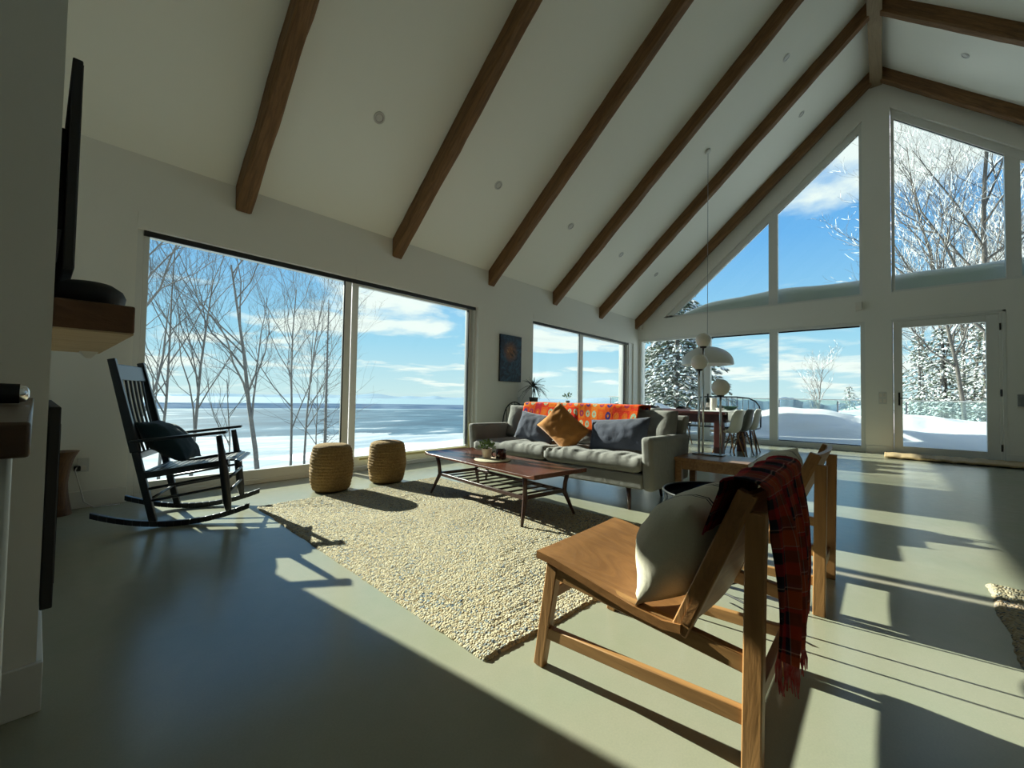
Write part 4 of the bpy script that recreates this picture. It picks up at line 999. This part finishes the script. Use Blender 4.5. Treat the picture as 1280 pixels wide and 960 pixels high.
# ================================================================== DINING AREA
DT = empty('dining_table', 'dark red wooden dining table set near the gable windows', 'table', (7.66, 1.98, 0))
TX, TY = 1.62, 2.0
MB().box((0, 0, .745), (TX, TY, .79)).build('tabletop', M['mahog'], DT, bevel=.005)
MB().box((.08, .08, .60), (TX-.08, .11, .745)).box((.08, TY-.11, .60), (TX-.08, TY-.08, .745)).box((.08, .08, .60), (.11, TY-.08, .745)).box((TX-.11, .08, .60), (TX-.08, TY-.08, .745)).build('apron', M['mahog'], DT, bevel=.003)
for xx, yy in ((.10, .12), (TX-.1, .10), (.10, TY-.10), (TX-.1, TY-.1)): MB().box((xx-.07, yy-.07, 0), (xx+.07, yy+.07, .745)).build('leg', M['mahog'], DT, bevel=.006)
def runner_pt(u, v):
    x = 7.76+1.50*u; L1 = .17; s_ = v*(L1+.62)
    if s_ < L1: return (x, 1.965+.006*math.sin(u*30), .795-.17+s_)
    return (x, 1.97+(s_-L1), .7965+.002*noise.noise(Vector((u*9, v*5, 0))))
m = sheet(runner_pt, 60, 24); o = m.build('table_runner', M['cloth'], smooth=True, solid=.003); tag(o, 'white cloth hanging over the near end of the dining table', 'tablecloth')

def shell_chair(x, y, rz, m_, label, legm=None, group='molded shell chairs around the dining table'):
    r = empty('dining_chair', label, 'chair', (x, y, 0), rz, group)  # faces local +Y
    prof = [(.22, .435), (.19, .45), (.08, .445), (-.06, .43), (-.14, .44), (-.19, .50), (-.215, .60), (-.235, .72), (-.25, .80), (-.255, .83)]
    wid = [.19, .215, .235, .235, .225, .215, .205, .19, .15, .09]
    def fn(u, v):
        k = v*(len(prof)-1); i = min(int(k), len(prof)-2); f = k-i
        y_ = prof[i][0]*(1-f)+prof[i+1][0]*f; z_ = prof[i][1]*(1-f)+prof[i+1][1]*f; w_ = wid[i]*(1-f)+wid[i+1]*f
        a = 2*u-1; cup = (abs(a)**2.6)
        return (w_*a, y_+(cup*.075 if v > .45 else 0), z_+cup*(.045 if v < .45 else .02)*(1-abs(v-.4)))
    sheet(fn, 16, 22).build('shell', m_, r, smooth=True, solid=.008)
    for sx in (-1, 1):
        for sy in (-1, 1):
            MB().tube([(sx*.11, sy*.10-.01, .42), (sx*.19, sy*.20-.01, 0)], [.014, .010], 8).build('leg', legm or M['oak'], r, smooth=True)
    MB().tube([(-.155, .145, .20), (.12, -.12, .38)], .005, 6).tube([(.155, .145, .20), (-.12, -.12, .38)], .005, 6).tube([(-.155, -.165, .20), (.12, .10, .38)], .005, 6).tube([(.155, -.165, .20), (-.12, .10, .38)], .005, 6).build('wire_brace', M['black'], r)
    return r
shell_chair(7.95, 2.02, R(-10), M['plast'], 'white shell chair nearest the globe lamp, at the near end of the dining table')
shell_chair(8.52, 1.99, R(-4), M['plastg'], 'dark grey shell chair between the two white ones at the near end of the table')
shell_chair(9.06, 1.97, R(4), M['plast'], 'white shell chair at the near end of the table, closest to the gable window')
shell_chair(7.50, 3.05, R(-90), M['plast'], 'white shell chair on the sofa side of the dining table')
shell_chair(9.62, 3.42, R(90), M['plastb'], 'black shell chair on the window side of the table, right of its pair')
shell_chair(9.62, 4.12, R(90), M['plastb'], 'black shell chair on the window side of the table, left one of its pair')
# bow back bench
BB = empty('spindle_bench', 'black bow-backed spindle bench on the window side of the dining table', 'bench', (9.72, 1.86, 0))
MB().box((-.38, 0, .42), (.05, 1.5, .45)).build('seat', M['blackpaint'], BB, bevel=.01)
bow = [(.03, .0, .45), (.045, .0, .70), (.06, .03, .88), (.065, .10, .98), (.07, .22, 1.04), (.07, .45, 1.065), (.07, 1.05, 1.065), (.07, 1.28, 1.04), (.065, 1.40, .98), (.06, 1.47, .88), (.045, 1.5, .70), (.03, 1.5, .45)]
MB().tube(bow, .014, 10).build('bow_rail', M['blackpaint'], BB, smooth=True)
for k in range(13):
    y = .12+1.26*k/12; zt = 1.055 if .3 < y < 1.2 else 1.0
    MB().tube([(.03, y, .45), (.065, y, zt)], .006, 6).build('spindle', M['blackpaint'], BB, smooth=True)
for xx in (-.32, .0):
    for yy in (.12, 1.38): MB().tube([(xx, yy, .43), (xx+(.05 if xx > -.1 else -.05), yy+(.05 if yy > 1 else -.05), 0)], [.018, .012], 8).build('leg', M['blackpaint'], BB, smooth=True)
# things on the table
def bottle(x, y, z, label):
    r = empty('wine_bottle', label, 'bottle', (x, y, z))
    MB().lathe([(.001, 0), (.035, 0), (.038, .006), (.038, .19), (.034, .215), (.016, .245), (.0145, .30), (.016, .305), (.016, .318), (.001, .318)], 24).build('bottle_body', M['bottle'], r, smooth=True, auto=50)
    MB().lathe([(.0386, .06), (.0386, .15)], 24).build('paper_label', M['ceram'], r, smooth=True)
    MB().lathe([(.0158, .262), (.0166, .262), (.0168, .319), (.001, .3195)], 16).build('foil_cap', M['black'], r, smooth=True)
bottle(8.55, 2.52, .794, 'dark green wine bottle with a pale label on the dining table')
o = MB().lathe([(.001, 0), (.06, 0), (.065, .01), (.062, .24), (.058, .24), (.058, .012), (.001, .012)], 28).build('ceramic_vase', M['ceram'], smooth=True, auto=50, loc=(8.85, 2.50, .794)); tag(o, 'tall white cylinder vase just right of the wine bottle', 'vase')
o = MB().lathe([(.001, 0), (.06, 0), (.11, .03), (.16, .075), (.155, .078), (.10, .035), (.001, .012)], 32).build('serving_bowl', mat('green_glaze', (.10, .20, .14), .2), smooth=True, auto=50, loc=(9.0, 2.25, .799)); tag(o, 'shallow green bowl on the white cloth of the dining table', 'bowl')
for x, y, l in ((8.75, 2.33, 'small dark drinking glass left of the green bowl'),):
    o = MB().lathe([(.001, 0), (.030, 0), (.036, .09), (.033, .09), (.028, .006), (.001, .006)], 20).build('drinking_glass', M['bottle'], smooth=True, auto=50, loc=(x, y, .799)); tag(o, l, 'glass')
o = MB().lathe([(.001, 0), (.05, 0), (.075, .05), (.072, .05), (.048, .006), (.001, .006)], 24).build('small_bowl', M['ceram'], smooth=True, auto=50, loc=(8.35, 2.25, .799)); tag(o, 'small white bowl near the front edge of the dining table', 'bowl')
# pendant
PD = empty('pendant_lamp', 'large white dome pendant lamp hanging over the dining table', 'lamp', (8.04, 2.38, 0))
pr = []; Rr = .43
for i in range(15):
    a = math.pi/2*i/14; pr.append((max(Rr*math.sin(a), .001), 1.66+.30*math.cos(a)))
pr += [(Rr+.004, 1.63), (Rr-.012, 1.63)] + [(max((Rr-.012)*math.sin(math.pi/2*(14-i)/14), .001), 1.655+.288*math.cos(math.pi/2*(14-i)/14)) for i in range(15)]
MB().lathe(pr, 48).build('lamp_shade', M['shade'], PD, smooth=True, auto=60)
MB().tube([(0, 0, 1.95), (0, 0, zc_(2.38)+.02)], .005, 6).build('cord', M['steel'], PD)
MB().lathe([(.012, 1.95), (.03, 1.96), (.022, 2.03), (.008, 2.05)], 20).build('lamp_cap', M['shade'], PD, smooth=True)
o = MB().lathe([(.001, 0), (.055, 0), (.055, .02), (.02, .035), (.001, .035)], 24).build('ceiling_rose', M['shade'], PD, smooth=True, auto=50); o.location = (0, 0, zc_(2.38)-.02); o.rotation_euler = (R(180)-th, 0, 0)
MB().ball((0, 0, 1.74), .05, 12).build('bulb', M['glob'], PD, smooth=True)

# windsor chair against the wall between the windows
WC = empty('windsor_chair', 'black bow-back windsor chair against the wall under the painting', 'chair', (5.36, 4.66, 0), R(131))
# faces local +Y
MB().lathe([(.001, .42), (.19, .42), (.205, .435), (.19, .455), (.001, .448)], 32).build('seat', M['blackpaint'], WC, smooth=True, auto=50)
bw_ = []
for i in range(17):
    a = math.pi*i/16; bw_.append((-.20*math.cos(a), -.17-.07*math.sin(a), .46+.44*math.sin(a)**.8))
MB().tube(bw_, .011, 8).build('bow_rail', M['blackpaint'], WC, smooth=True)
for k in range(7):
    t = (k+.5)/7; x = -.17+.34*t; zt = .46+.44*max(0, 1-(x/.20)**2)**.4
    MB().tube([(x*.8, -.16, .44), (x, -.17-.07*((zt-.46)/.44), zt)], .006, 6).build('spindle', M['blackpaint'], WC, smooth=True)
for sx in (-1, 1):
    for sy in (-1, 1): MB().tube([(sx*.12, sy*.12, .43), (sx*.20, sy*.19, 0)], [.016, .011], 8).build('leg', M['blackpaint'], WC, smooth=True)
MB().tube([(-.165, -.16, .2), (-.165, .16, .2)], .008, 6).tube([(.165, -.16, .2), (.165, .16, .2)], .008, 6).tube([(-.165, 0, .2), (.165, 0, .2)], .008, 6).build('stretcher', M['blackpaint'], WC)
# low black console behind the sofa with plants
CS = empty('console_table', 'slim black console table against the wall behind the sofa', 'table', (5.68, 4.66, 0))
MB().box((0, 0, .83), (1.75, .30, .86)).build('console_top', M['blackpaint'], CS, bevel=.004)
for xx in (.04, 1.71):
    for yy in (.04, .26): MB().box((xx-.02, yy-.02, 0), (xx+.02, yy+.02, .83)).build('leg', M['blackpaint'], CS, bevel=.003)
def dracaena(x, y, z, label):
    r = empty('dracaena_plant', label, 'plant', (x, y, z)); rnd = random.Random(8)
    MB().lathe([(.001, 0), (.062, 0), (.066, .008), (.085, .12), (.088, .125), (.078, .125), (.076, .105), (.001, .105)], 28).build('pot', M['plastg'], r, smooth=True, auto=45)
    MB().lathe([(.001, .107), (.076, .107)], 20).build('soil', M['soil'], r)
    MB().tube([(0, 0, .10), (.005, 0, .20), (0, 0, .33)], .011, 8).build('stem', M['barkd'], r, smooth=True)
    m = MB()
    for i in range(58):
        a = rnd.uniform(0, 6.283); e = rnd.uniform(-.5, 1.35); L = rnd.uniform(.20, .31); up = math.sin(e); ou = math.cos(e); b0 = Vector((0, 0, .28+rnd.uniform(0, .07)))
        pts = []; k = 7
        for j in range(k+1):
            t = j/k; pts.append(b0+Vector((math.cos(a)*ou*L*t, math.sin(a)*ou*L*t, L*(up*t-(.55*t*t*(1.1-up*.6))))))
        sdir = Vector((-math.sin(a), math.cos(a), 0)); vs = []
        for j, p in enumerate(pts):
            wv = .009*math.sin(math.pi*min(1, (j/k)*.8+.2))*(1 if j < k else .1); vs += [p-sdir*wv, p+Vector((0, 0, -.004)), p+sdir*wv]
        m.add(vs, [(j*3, j*3+1, j*3+4, j*3+3) for j in range(k)] + [(j*3+1, j*3+2, j*3+5, j*3+4) for j in range(k)])
    m.build('leaves', M['leafd'], r, solid=.0015)
dracaena(6.05, 4.80, .862, 'spiky dark dracaena in a grey pot on the console behind the sofa')
r = empty('potted_sprig', 'small green sprig plant rising behind the sofa blanket', 'plant', (7.15, 4.80, .862))
MB().lathe([(.001, 0), (.04, 0), (.05, .07), (.045, .07), (.001, .06)], 20).build('pot', M['ceram'], r, smooth=True, auto=45)
leafball(r, (0, 0, .09), .12, 40, .045, M['leaf'], 3, up=.9)
# painting
PT = empty('wall_painting', 'dark blue abstract painting with copper swirls between the two windows', 'painting', (5.675, YW, 1.68))
MB().box((-.285, -.035, -.415), (.285, 0, .415)).build('canvas', M['paint'], PT, bevel=.003)
MB().box((-.288, -.030, -.418), (.288, -.0, .418)).build('canvas_edge', M['blackmatt'], PT)

# ================================================================== OUTSIDE
# deck, snow and ledge beyond the gable
struct(MB().box((11.3, -9, -.3), (16.0, 8, -.05)).build('trim_4', M['deck']))
struct(MB().box((11.3, -4.2, 2.86), (12.0, 4.9, 3.02)).build('trim_5', M['pvc']))
struct(MB().box((11.3, 5.62, -.3), (12.7, 5.8, 2.75)).build('wall_shade_blocker', M['wall']))  # unseen wall, added to cast shade on the deck snow by the gable
def snow_grid(name, x0, x1, y0, y1, nx, ny, hf, label, base):
    m = MB(); vs = []; fs = []
    for j in range(ny+1):
        for i in range(nx+1):
            x = x0+(x1-x0)*i/nx; y = y0+(y1-y0)*j/ny; vs.append((x, y, hf(x, y)))
    for j in range(ny):
        for i in range(nx): a = j*(nx+1)+i; fs.append((a, a+1, a+nx+2, a+nx+1))
    bord = [i for i in range(nx+1)] + [j*(nx+1)+nx for j in range(1, ny+1)] + [ny*(nx+1)+i for i in range(nx-1, -1, -1)] + [j*(nx+1) for j in range(ny-1, 0, -1)]
    o0 = len(vs)
    for b_ in bord: vs.append((vs[b_][0], vs[b_][1], base))
    nb = len(bord)
    for k in range(nb): fs.append((bord[k], bord[(k+1) % nb], o0+(k+1) % nb, o0+k))
    m.add(vs, fs); o = m.build(name, M['snow'], smooth=True, auto=70); tag(o, label, 'snow', kind='stuff'); return o
def deck_h(x, y):
    n = noise.noise(Vector((x*.55, y*.5, 3)))*.42+noise.noise(Vector((x*1.6, y*1.3, 8)))*.13
    t = min(1, max(0, (x-11.32)/2.2)); edge = .10+.42*t
    g = .30*math.exp(-((y-2.6)/1.5)**2)*math.exp(-((x-13.8)/1.6)**2) + .22*math.exp(-((y+.2)/.7)**2)*math.exp(-((x-14.2)/1.)**2)
    return max(.02, edge+n*t+g*.8)
snow_grid('deck_snow', 11.32, 15.8, -8.5, 5.6, 60, 180, deck_h, 'deep drifted snow covering the deck outside the gable windows', -.06)
def ledge_h(x, y):
    t = (4.5-y)/1.9; e = min(1, max(0, t)); e2 = min(1, max(0, (y+4.15)/.5)); cx = 1-((x-11.62)/.34)**4
    gap = 1-.0*math.exp(-((y-.1)/.2)**2)
    return 3.02+.62*max(0, math.sin(min(1, e)*math.pi/2))**.8*e2**.5*max(0, cx)**.4*gap*(.93+.15*noise.noise(Vector((y*.9, 2, 0))))
snow_grid('ledge_snow', 11.32, 11.96, -4.15, 4.6, 14, 150, ledge_h, 'rounded snow bank lying along the ledge below the upper gable windows', 3.015)
# glass railing
GR = empty('glass_railing', 'frosty glass balustrade around the snowy deck', 'railing', (15.9, 0, 0))
for k in range(11):
    y0 = -8+1.5*k; MB().box((-.006, y0+.03, .08), (.006, y0+1.47, 1.04)).build('glass_panel', M['frosty'], GR)
for k in range(12):
    y0 = -8+1.5*k+.01; MB().box((-.02, y0-.02, -.1), (.02, y0+.02, 1.02)).build('post', M['steel'], GR)
MB().box((-.022, -8.05, 1.045), (.022, 8.6, 1.075)).build('top_rail', M['ceram'], GR, bevel=.004)

# ground below the long window: snowy slope then valley
def slope_h(x, y):
    d = max(0, y-5.4); return -1.0-.42*d+noise.noise(Vector((x*.15, y*.15, 0)))*.6
m = MB(); vs = []; fs = []; nx, ny = 90, 60
for j in range(ny+1):
    y = 5.5+(j/ny)**2*300
    for i in range(nx+1):
        x = -60+160*(i/nx)*(1+(j/ny)*1.5)-(j/ny)*60; vs.append((x, y, max(-118, slope_h(x, y))))
for j in range(ny):
    for i in range(nx): a = j*(nx+1)+i; fs.append((a, a+1, a+nx+2, a+nx+1))
m.add(vs, fs); o = m.build('snowy_slope', M['field'], smooth=True); struct(o); o.name = 'ground_slope'
m = MB(); vs = []; fs = []; nx, ny = 50, 30
for j in range(ny+1):
    y = -40+100*j/ny
    for i in range(nx+1):
        x = 16.1+130*(i/nx)**1.4
        vs.append((x, y, -.9+.012*(x-16)+(noise.noise(Vector((x*.08, y*.08, 4)))*.9) - max(0, y-6)*.12 + max(0, -y)*.16 - max(0, (y-2))*max(0, x-40)*.004))
for j in range(ny):
    for i in range(nx): a = j*(nx+1)+i; fs.append((a, a+1, a+nx+2, a+nx+1))
m.add(vs, fs); o = m.build('ground_yard', M['snow'], smooth=True); struct(o)
m = MB(); vs = [(0, 0, -120)]; fs = []; n = 96; rads = [250, 600, 1200, 2500, 5000, 10000, 22000]
vs = [(r_*math.cos(2*math.pi*k/n), r_*math.sin(2*math.pi*k/n), -120) for r_ in rads for k in range(n)]
for i in range(len(rads)-1):
    for k in range(n): fs.append((i*n+k, i*n+(k+1) % n, (i+1)*n+(k+1) % n, (i+1)*n+k))
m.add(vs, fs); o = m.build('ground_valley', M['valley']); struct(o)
def ridge(name, dist, a0, a1, h0, h1, m_, seed, base=-120):
    m = MB(); vs = []; fs = []; n = 220
    for i in range(n+1):
        a = R(a0+(a1-a0)*i/n); hh = h0+(h1-h0)*(.5+noise.fractal(Vector((a*9, seed, 0)), .8, 2, 5)*.9)
        d2 = dist*1.25
        vs += [(dist*math.cos(a), dist*math.sin(a), base), (dist*1.1*math.cos(a), dist*1.1*math.sin(a), base+hh*.75), (d2*math.cos(a), d2*math.sin(a), base+hh), (dist*1.5*math.cos(a), dist*1.5*math.sin(a), base)]
    for i in range(n):
        for k in range(3): fs.append((i*4+k, i*4+k+1, i*4+k+5, i*4+k+4))
    m.add(vs, fs); o = m.build(name, m_, smooth=True); struct(o)
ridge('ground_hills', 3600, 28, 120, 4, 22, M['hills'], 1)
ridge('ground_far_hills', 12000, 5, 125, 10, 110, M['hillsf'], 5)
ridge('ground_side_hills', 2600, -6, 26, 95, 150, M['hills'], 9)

# ---- trees
def deciduous(name, base, H, seed, m_, label, lean=(0, 0), trunk=.09, snow=False, levels=4, spread=.75, first=.25, group='bare trees outside the tall window', nb=None):
    rnd = random.Random(seed); m = MB(); sm = MB(); L = []
    def branch(p, d, length, r0, lev):
        n = 7 if lev == 0 else (5 if lev == 1 else 4 if lev == 2 else 3); pts = [Vector(p)]; dd = Vector(d); rads = [r0]
        for i in range(n):
            jit = .06 if lev == 0 else .30
            dd = (dd+Vector((rnd.uniform(-jit, jit), rnd.uniform(-jit, jit), rnd.uniform(-.05, .30 if lev else .05)))).normalized()
            pts.append(pts[-1]+dd*length/n); rads.append(max(r0*(1-.78*(i+1)/n), .004))
        m.tube(pts, rads, 6 if lev == 0 else (5 if lev == 1 else 3), cap=False)
        if snow and lev >= 1:
            for i in range(len(pts)-1):
                c = (pts[i]+pts[i+1])/2; w_ = max(rads[i]*1.0, .011)
                if rnd.random() < .25: sm.tube([pts[i]+Vector((0, 0, rads[i]*.8)), pts[i+1]+Vector((0, 0, rads[i+1]*.8+.01))], [w_, w_*.7], 3, cap=False)
        if lev >= levels: return
        k = (nb or [9, 6, 5, 4])[min(lev, 3)]
        for j in range(k):
            t = (first if lev == 0 else .15)+(1-(first if lev == 0 else .15))*(j+rnd.uniform(.1, .9))/k
            f = t*n; i = min(int(f), n-1); q = pts[i].lerp(pts[i+1], f-i)
            ax = (pts[i+1]-pts[i]).normalized(); perp = ax.orthogonal().normalized(); perp.rotate(Matrix.Rotation(rnd.uniform(0, 6.283), 3, ax))
            ang = rnd.uniform(.5, 1.0)*spread; nd = (ax*math.cos(ang)+perp*math.sin(ang)).normalized()
            branch(q, nd, length*rnd.uniform(.38, .62)*(1-.35*t), max(rads[i]*.55, .004), lev+1)
    branch((0, 0, 0), Vector((lean[0], lean[1], 1)).normalized(), H, trunk, 0)
    r = empty(name, label, 'tree', base, 0, group)
    m.build('branches', m_, r, smooth=True)
    if snow and sm.v: sm.build('branch_snow', M['snow'], r, smooth=True)
    return r
def pos(px_, dist, z=None):
    """bearing through an image column -> ground position at a distance from the viewpoint"""
    a = YAW-math.atan((px_-640)/525.5); return (dist*math.cos(a), dist*math.sin(a))
def tz(x, y): return slope_h(x, y)-.2
specs = [(183, 28, 1, .26, (.02, 0), 'thick bare tree at the left edge of the tall window, behind the rocking chair', .45, .285),
         (236, 30, 2, .15, (.02, .0), 'bare many-branched tree second from the left in the tall window', .50, .235),
         (205, 33, 14, .13, (.0, .0), 'slender bare tree between the two leftmost trunks in the tall window', .45, .27),
         (334, 29, 3, .20, (-.005, .01), 'straight tall bare tree in the middle of the tall window', .50, .27),
         (366, 31, 4, .12, (.02, .0), 'slim twin-stemmed bare tree right of the middle one', .50, .21),
         (383, 34, 6, .12, (-.01, .0), 'slim bare tree just left of the thin conifer', .50, .20)]
for px_, d, sd, tr, ln, lb, fst, tn in specs:
    x, y = pos(px_, d); z0 = tz(x, y); H = (1-z0+d*tn)/1.0
    deciduous('bare_tree', (x, y, z0), H, sd, M['bark'], lb, ln, tr, first=fst, spread=.75, nb=[11, 6, 5, 3])
for px_, d, h, sd, lb in ((285, 24, 3.2, 11, 'low crooked sapling at the foot of the tall window'), (398, 25, 2.9, 12, 'small leaning sapling beside the thin conifer')):
    x, y = pos(px_, d); z0 = tz(x, y); deciduous('sapling', (x, y, z0), (1-z0)+.6, sd, M['bark'], lb, (.05, 0), .07, levels=2, first=.6, spread=1.0)
# thin half-dead conifer
x, y = pos(408, 28); z0 = tz(x, y); r = empty('thin_conifer', 'thin half-dead conifer with short twigs, left of the window mullion', 'tree', (x, y, z0), 0)
rnd = random.Random(3); H = 1-z0+28*.205; m = MB(); m.tube([(0, 0, 0), (.02, 0, H*.5), (0, .02, H)], [.14, .09, .02], 6); m.build('trunk', M['bark'], r, smooth=True); m = MB()
for i in range(330):
    z = H*(.25+.74*i/330); a = rnd.uniform(0, 6.28); l = rnd.uniform(.15, .55)*(1.25-z/H); l *= 1.6 if z < H*.6 else 1
    p = Vector((0, 0, z)); q = p+Vector((math.cos(a)*l*.6, math.sin(a)*l*.6, -.02)); e = p+Vector((math.cos(a)*l, math.sin(a)*l, rnd.uniform(-.12, .04)))
    m.tube([p, q, e], [.012, .009, .004], 3, cap=False)
    for s_ in range(2): m.tube([q, q+Vector((rnd.uniform(-.15, .15), rnd.uniform(-.15, .15), rnd.uniform(-.08, .02)))], [.006, .003], 3, cap=False)
m.build('twigs', M['barkd'], r)

def conifer(name, base, H, Rb, seed, label, dens=1.0, group='snow-laden evergreens beyond the deck', fl=.16):
    rnd = random.Random(seed); r = empty(name, label, 'tree', base, 0, group)
    MB().tube([(0, 0, 0), (0, 0, H*.6), (0, 0, H)], [H*.016, H*.011, .02], 8).build('trunk', M['bark'], r, smooth=True)
    g, s = MB(), MB(); nb = int(105*dens); bm = MB()
    for i in range(nb):
        t = i/nb; z = H*(.06+.92*t); a = i*2.4+rnd.uniform(-.4, .4); l = Rb*(1-t)**.8*rnd.uniform(.7, 1.1)+.12
        dirv = Vector((math.cos(a), math.sin(a), 0)); k = 6; P = []
        for j in range(k+1):
            u = j/k; P.append(Vector((0, 0, z))+dirv*l*u+Vector((0, 0, -.32*l*u*u+.05*l*u)))
        bm.tube(P, [.03*(1-.8*j/k)*(.5+H/14) for j in range(k+1)], 3, cap=False)
        nf = int(24*dens*(.35+l/Rb))
        for q in range(nf):
            u = rnd.uniform(.12, 1); f = u*k; jj = min(int(f), k-1); c = P[jj].lerp(P[jj+1], f-jj)
            side = Vector((-math.sin(a), math.cos(a), 0)); wd = l*.30*(1.15-u)
            c = c+side*rnd.uniform(-wd, wd)+Vector((0, 0, rnd.uniform(-.10, .02)))
            sz = fl*rnd.uniform(.6, 1.3); v1 = (dirv*rnd.uniform(.2, 1)+side*rnd.uniform(-.9, .9)+Vector((0, 0, rnd.uniform(-.6, .0)))).normalized(); v2 = v1.cross(Vector((rnd.uniform(-.4, .4), rnd.uniform(-.4, .4), 1))).normalized()
            p0, p1, p2, p3 = c, c+v1*sz*.5+v2*sz*.22, c+v1*sz, c+v1*sz*.5-v2*sz*.22
            g.add([p0, p1, p2, p3, c+v1*sz*.5-Vector((0, 0, .03))], [(0, 1, 4), (1, 2, 4), (2, 3, 4), (3, 0, 4)])
            if rnd.random() < .62:
                o_ = Vector((0, 0, .035)); h_ = sz*.16
                s.add([p0+o_*.3, p1+o_, p2+o_*.3, p3+o_, c+v1*sz*.5+Vector((0, 0, .035+h_))], [(0, 1, 4), (1, 2, 4), (2, 3, 4), (3, 0, 4), (0, 3, 2, 1)])
    bm.build('boughs', M['barkd'], r); g.build('foliage', M['needle'], r); s.build('bough_snow', M['snow'], r)
    return r
x, y = pos(846, 17.0); conifer('snowy_spruce', (x, y, -2.6), 8.7, 3.1, 1, 'large snow-covered spruce close behind the leftmost gable pane', 1.7, fl=.24)
x, y = pos(815, 22); conifer('snowy_spruce', (x, y, -3.5), 9.5, 2.3, 2, 'snow-covered spruce farther left, showing above the sofa end', 1.0, fl=.24)
# snowy hardwoods on the right
hw_ = [(1262, 30, 16.5, .15, (-.14, .12), 21, 'big leaning snow-dusted tree whose crown fills the upper right window', 5), (1215, 36, 12.5, .08, (0, 0), 22, 'snow-dusted tree left of the big leaning one, seen through the upper right window', 4),
       (1160, 44, 10.0, .07, (0.02, .02), 23, 'slender frosted tree near the left jamb of the glass door', 4), (1185, 34, 11.5, .09, (.01, 0), 24, 'straight frosted trunk in the middle of the glass door', 4),
       (1208, 30, 13.0, .10, (-.02, .02), 25, 'dark straight trunk in the right half of the glass door', 4), (1226, 38, 12.5, .09, (.02, 0), 26, 'frosted tree by the right jamb of the glass door', 4), (1276, 34, 13.5, .10, (0, 0), 27, 'frosted tree visible at the far right edge behind the last upper window', 4)]
for px_, d, H, tr, ln, sd, lb, lv in hw_:
    x, y = pos(px_, d); deciduous('frosted_tree', (x, y, -1.2+max(0, -y)*.16), H, sd, M['barkd'], lb, ln, tr, snow=True, levels=4 if px_ == 1262 else 3, first=.25, spread=.75, group='frosted hardwoods behind the deck', nb=[14, 7, 5, 3] if px_ == 1262 else [20, 8, 6, 3])
x, y = pos(1021, 34); deciduous('frosted_tree', (x, y, -1.4), 4.7, 31, M['bark'], 'lone small frosted tree in the third lower gable pane', (0, 0), .07, snow=True, levels=3, first=.2, group='frosted hardwoods behind the deck', nb=[16, 6, 4, 3])
for i, (px_, d, H, lb) in enumerate(((1150, 42, 7.5, 'dense snowy evergreen at the left of the door view'), (1178, 34, 6.8, 'dense snowy evergreen behind the middle of the door view'), (1205, 40, 8.5, 'tall snowy evergreen behind the trunks in the door view'),
                                     (1232, 33, 7.2, 'snowy evergreen at the right of the door view'), (1262, 36, 8.5, 'snowy evergreen at the far right beyond the door'), (1085, 80, 6.0, 'distant snowy evergreen behind the pier right of the lower panes'), (1062, 90, 5.5, 'distant snowy evergreen at the right of the third lower pane'))):
    x, y = pos(px_, d); conifer('snowy_fir', (x, y, -1.6+max(0, -y)*.14), H, 2.0, 40+i, lb, .8 if i < 5 else .4, 'snowy firs behind the deck', fl=.26 if i < 5 else .45)
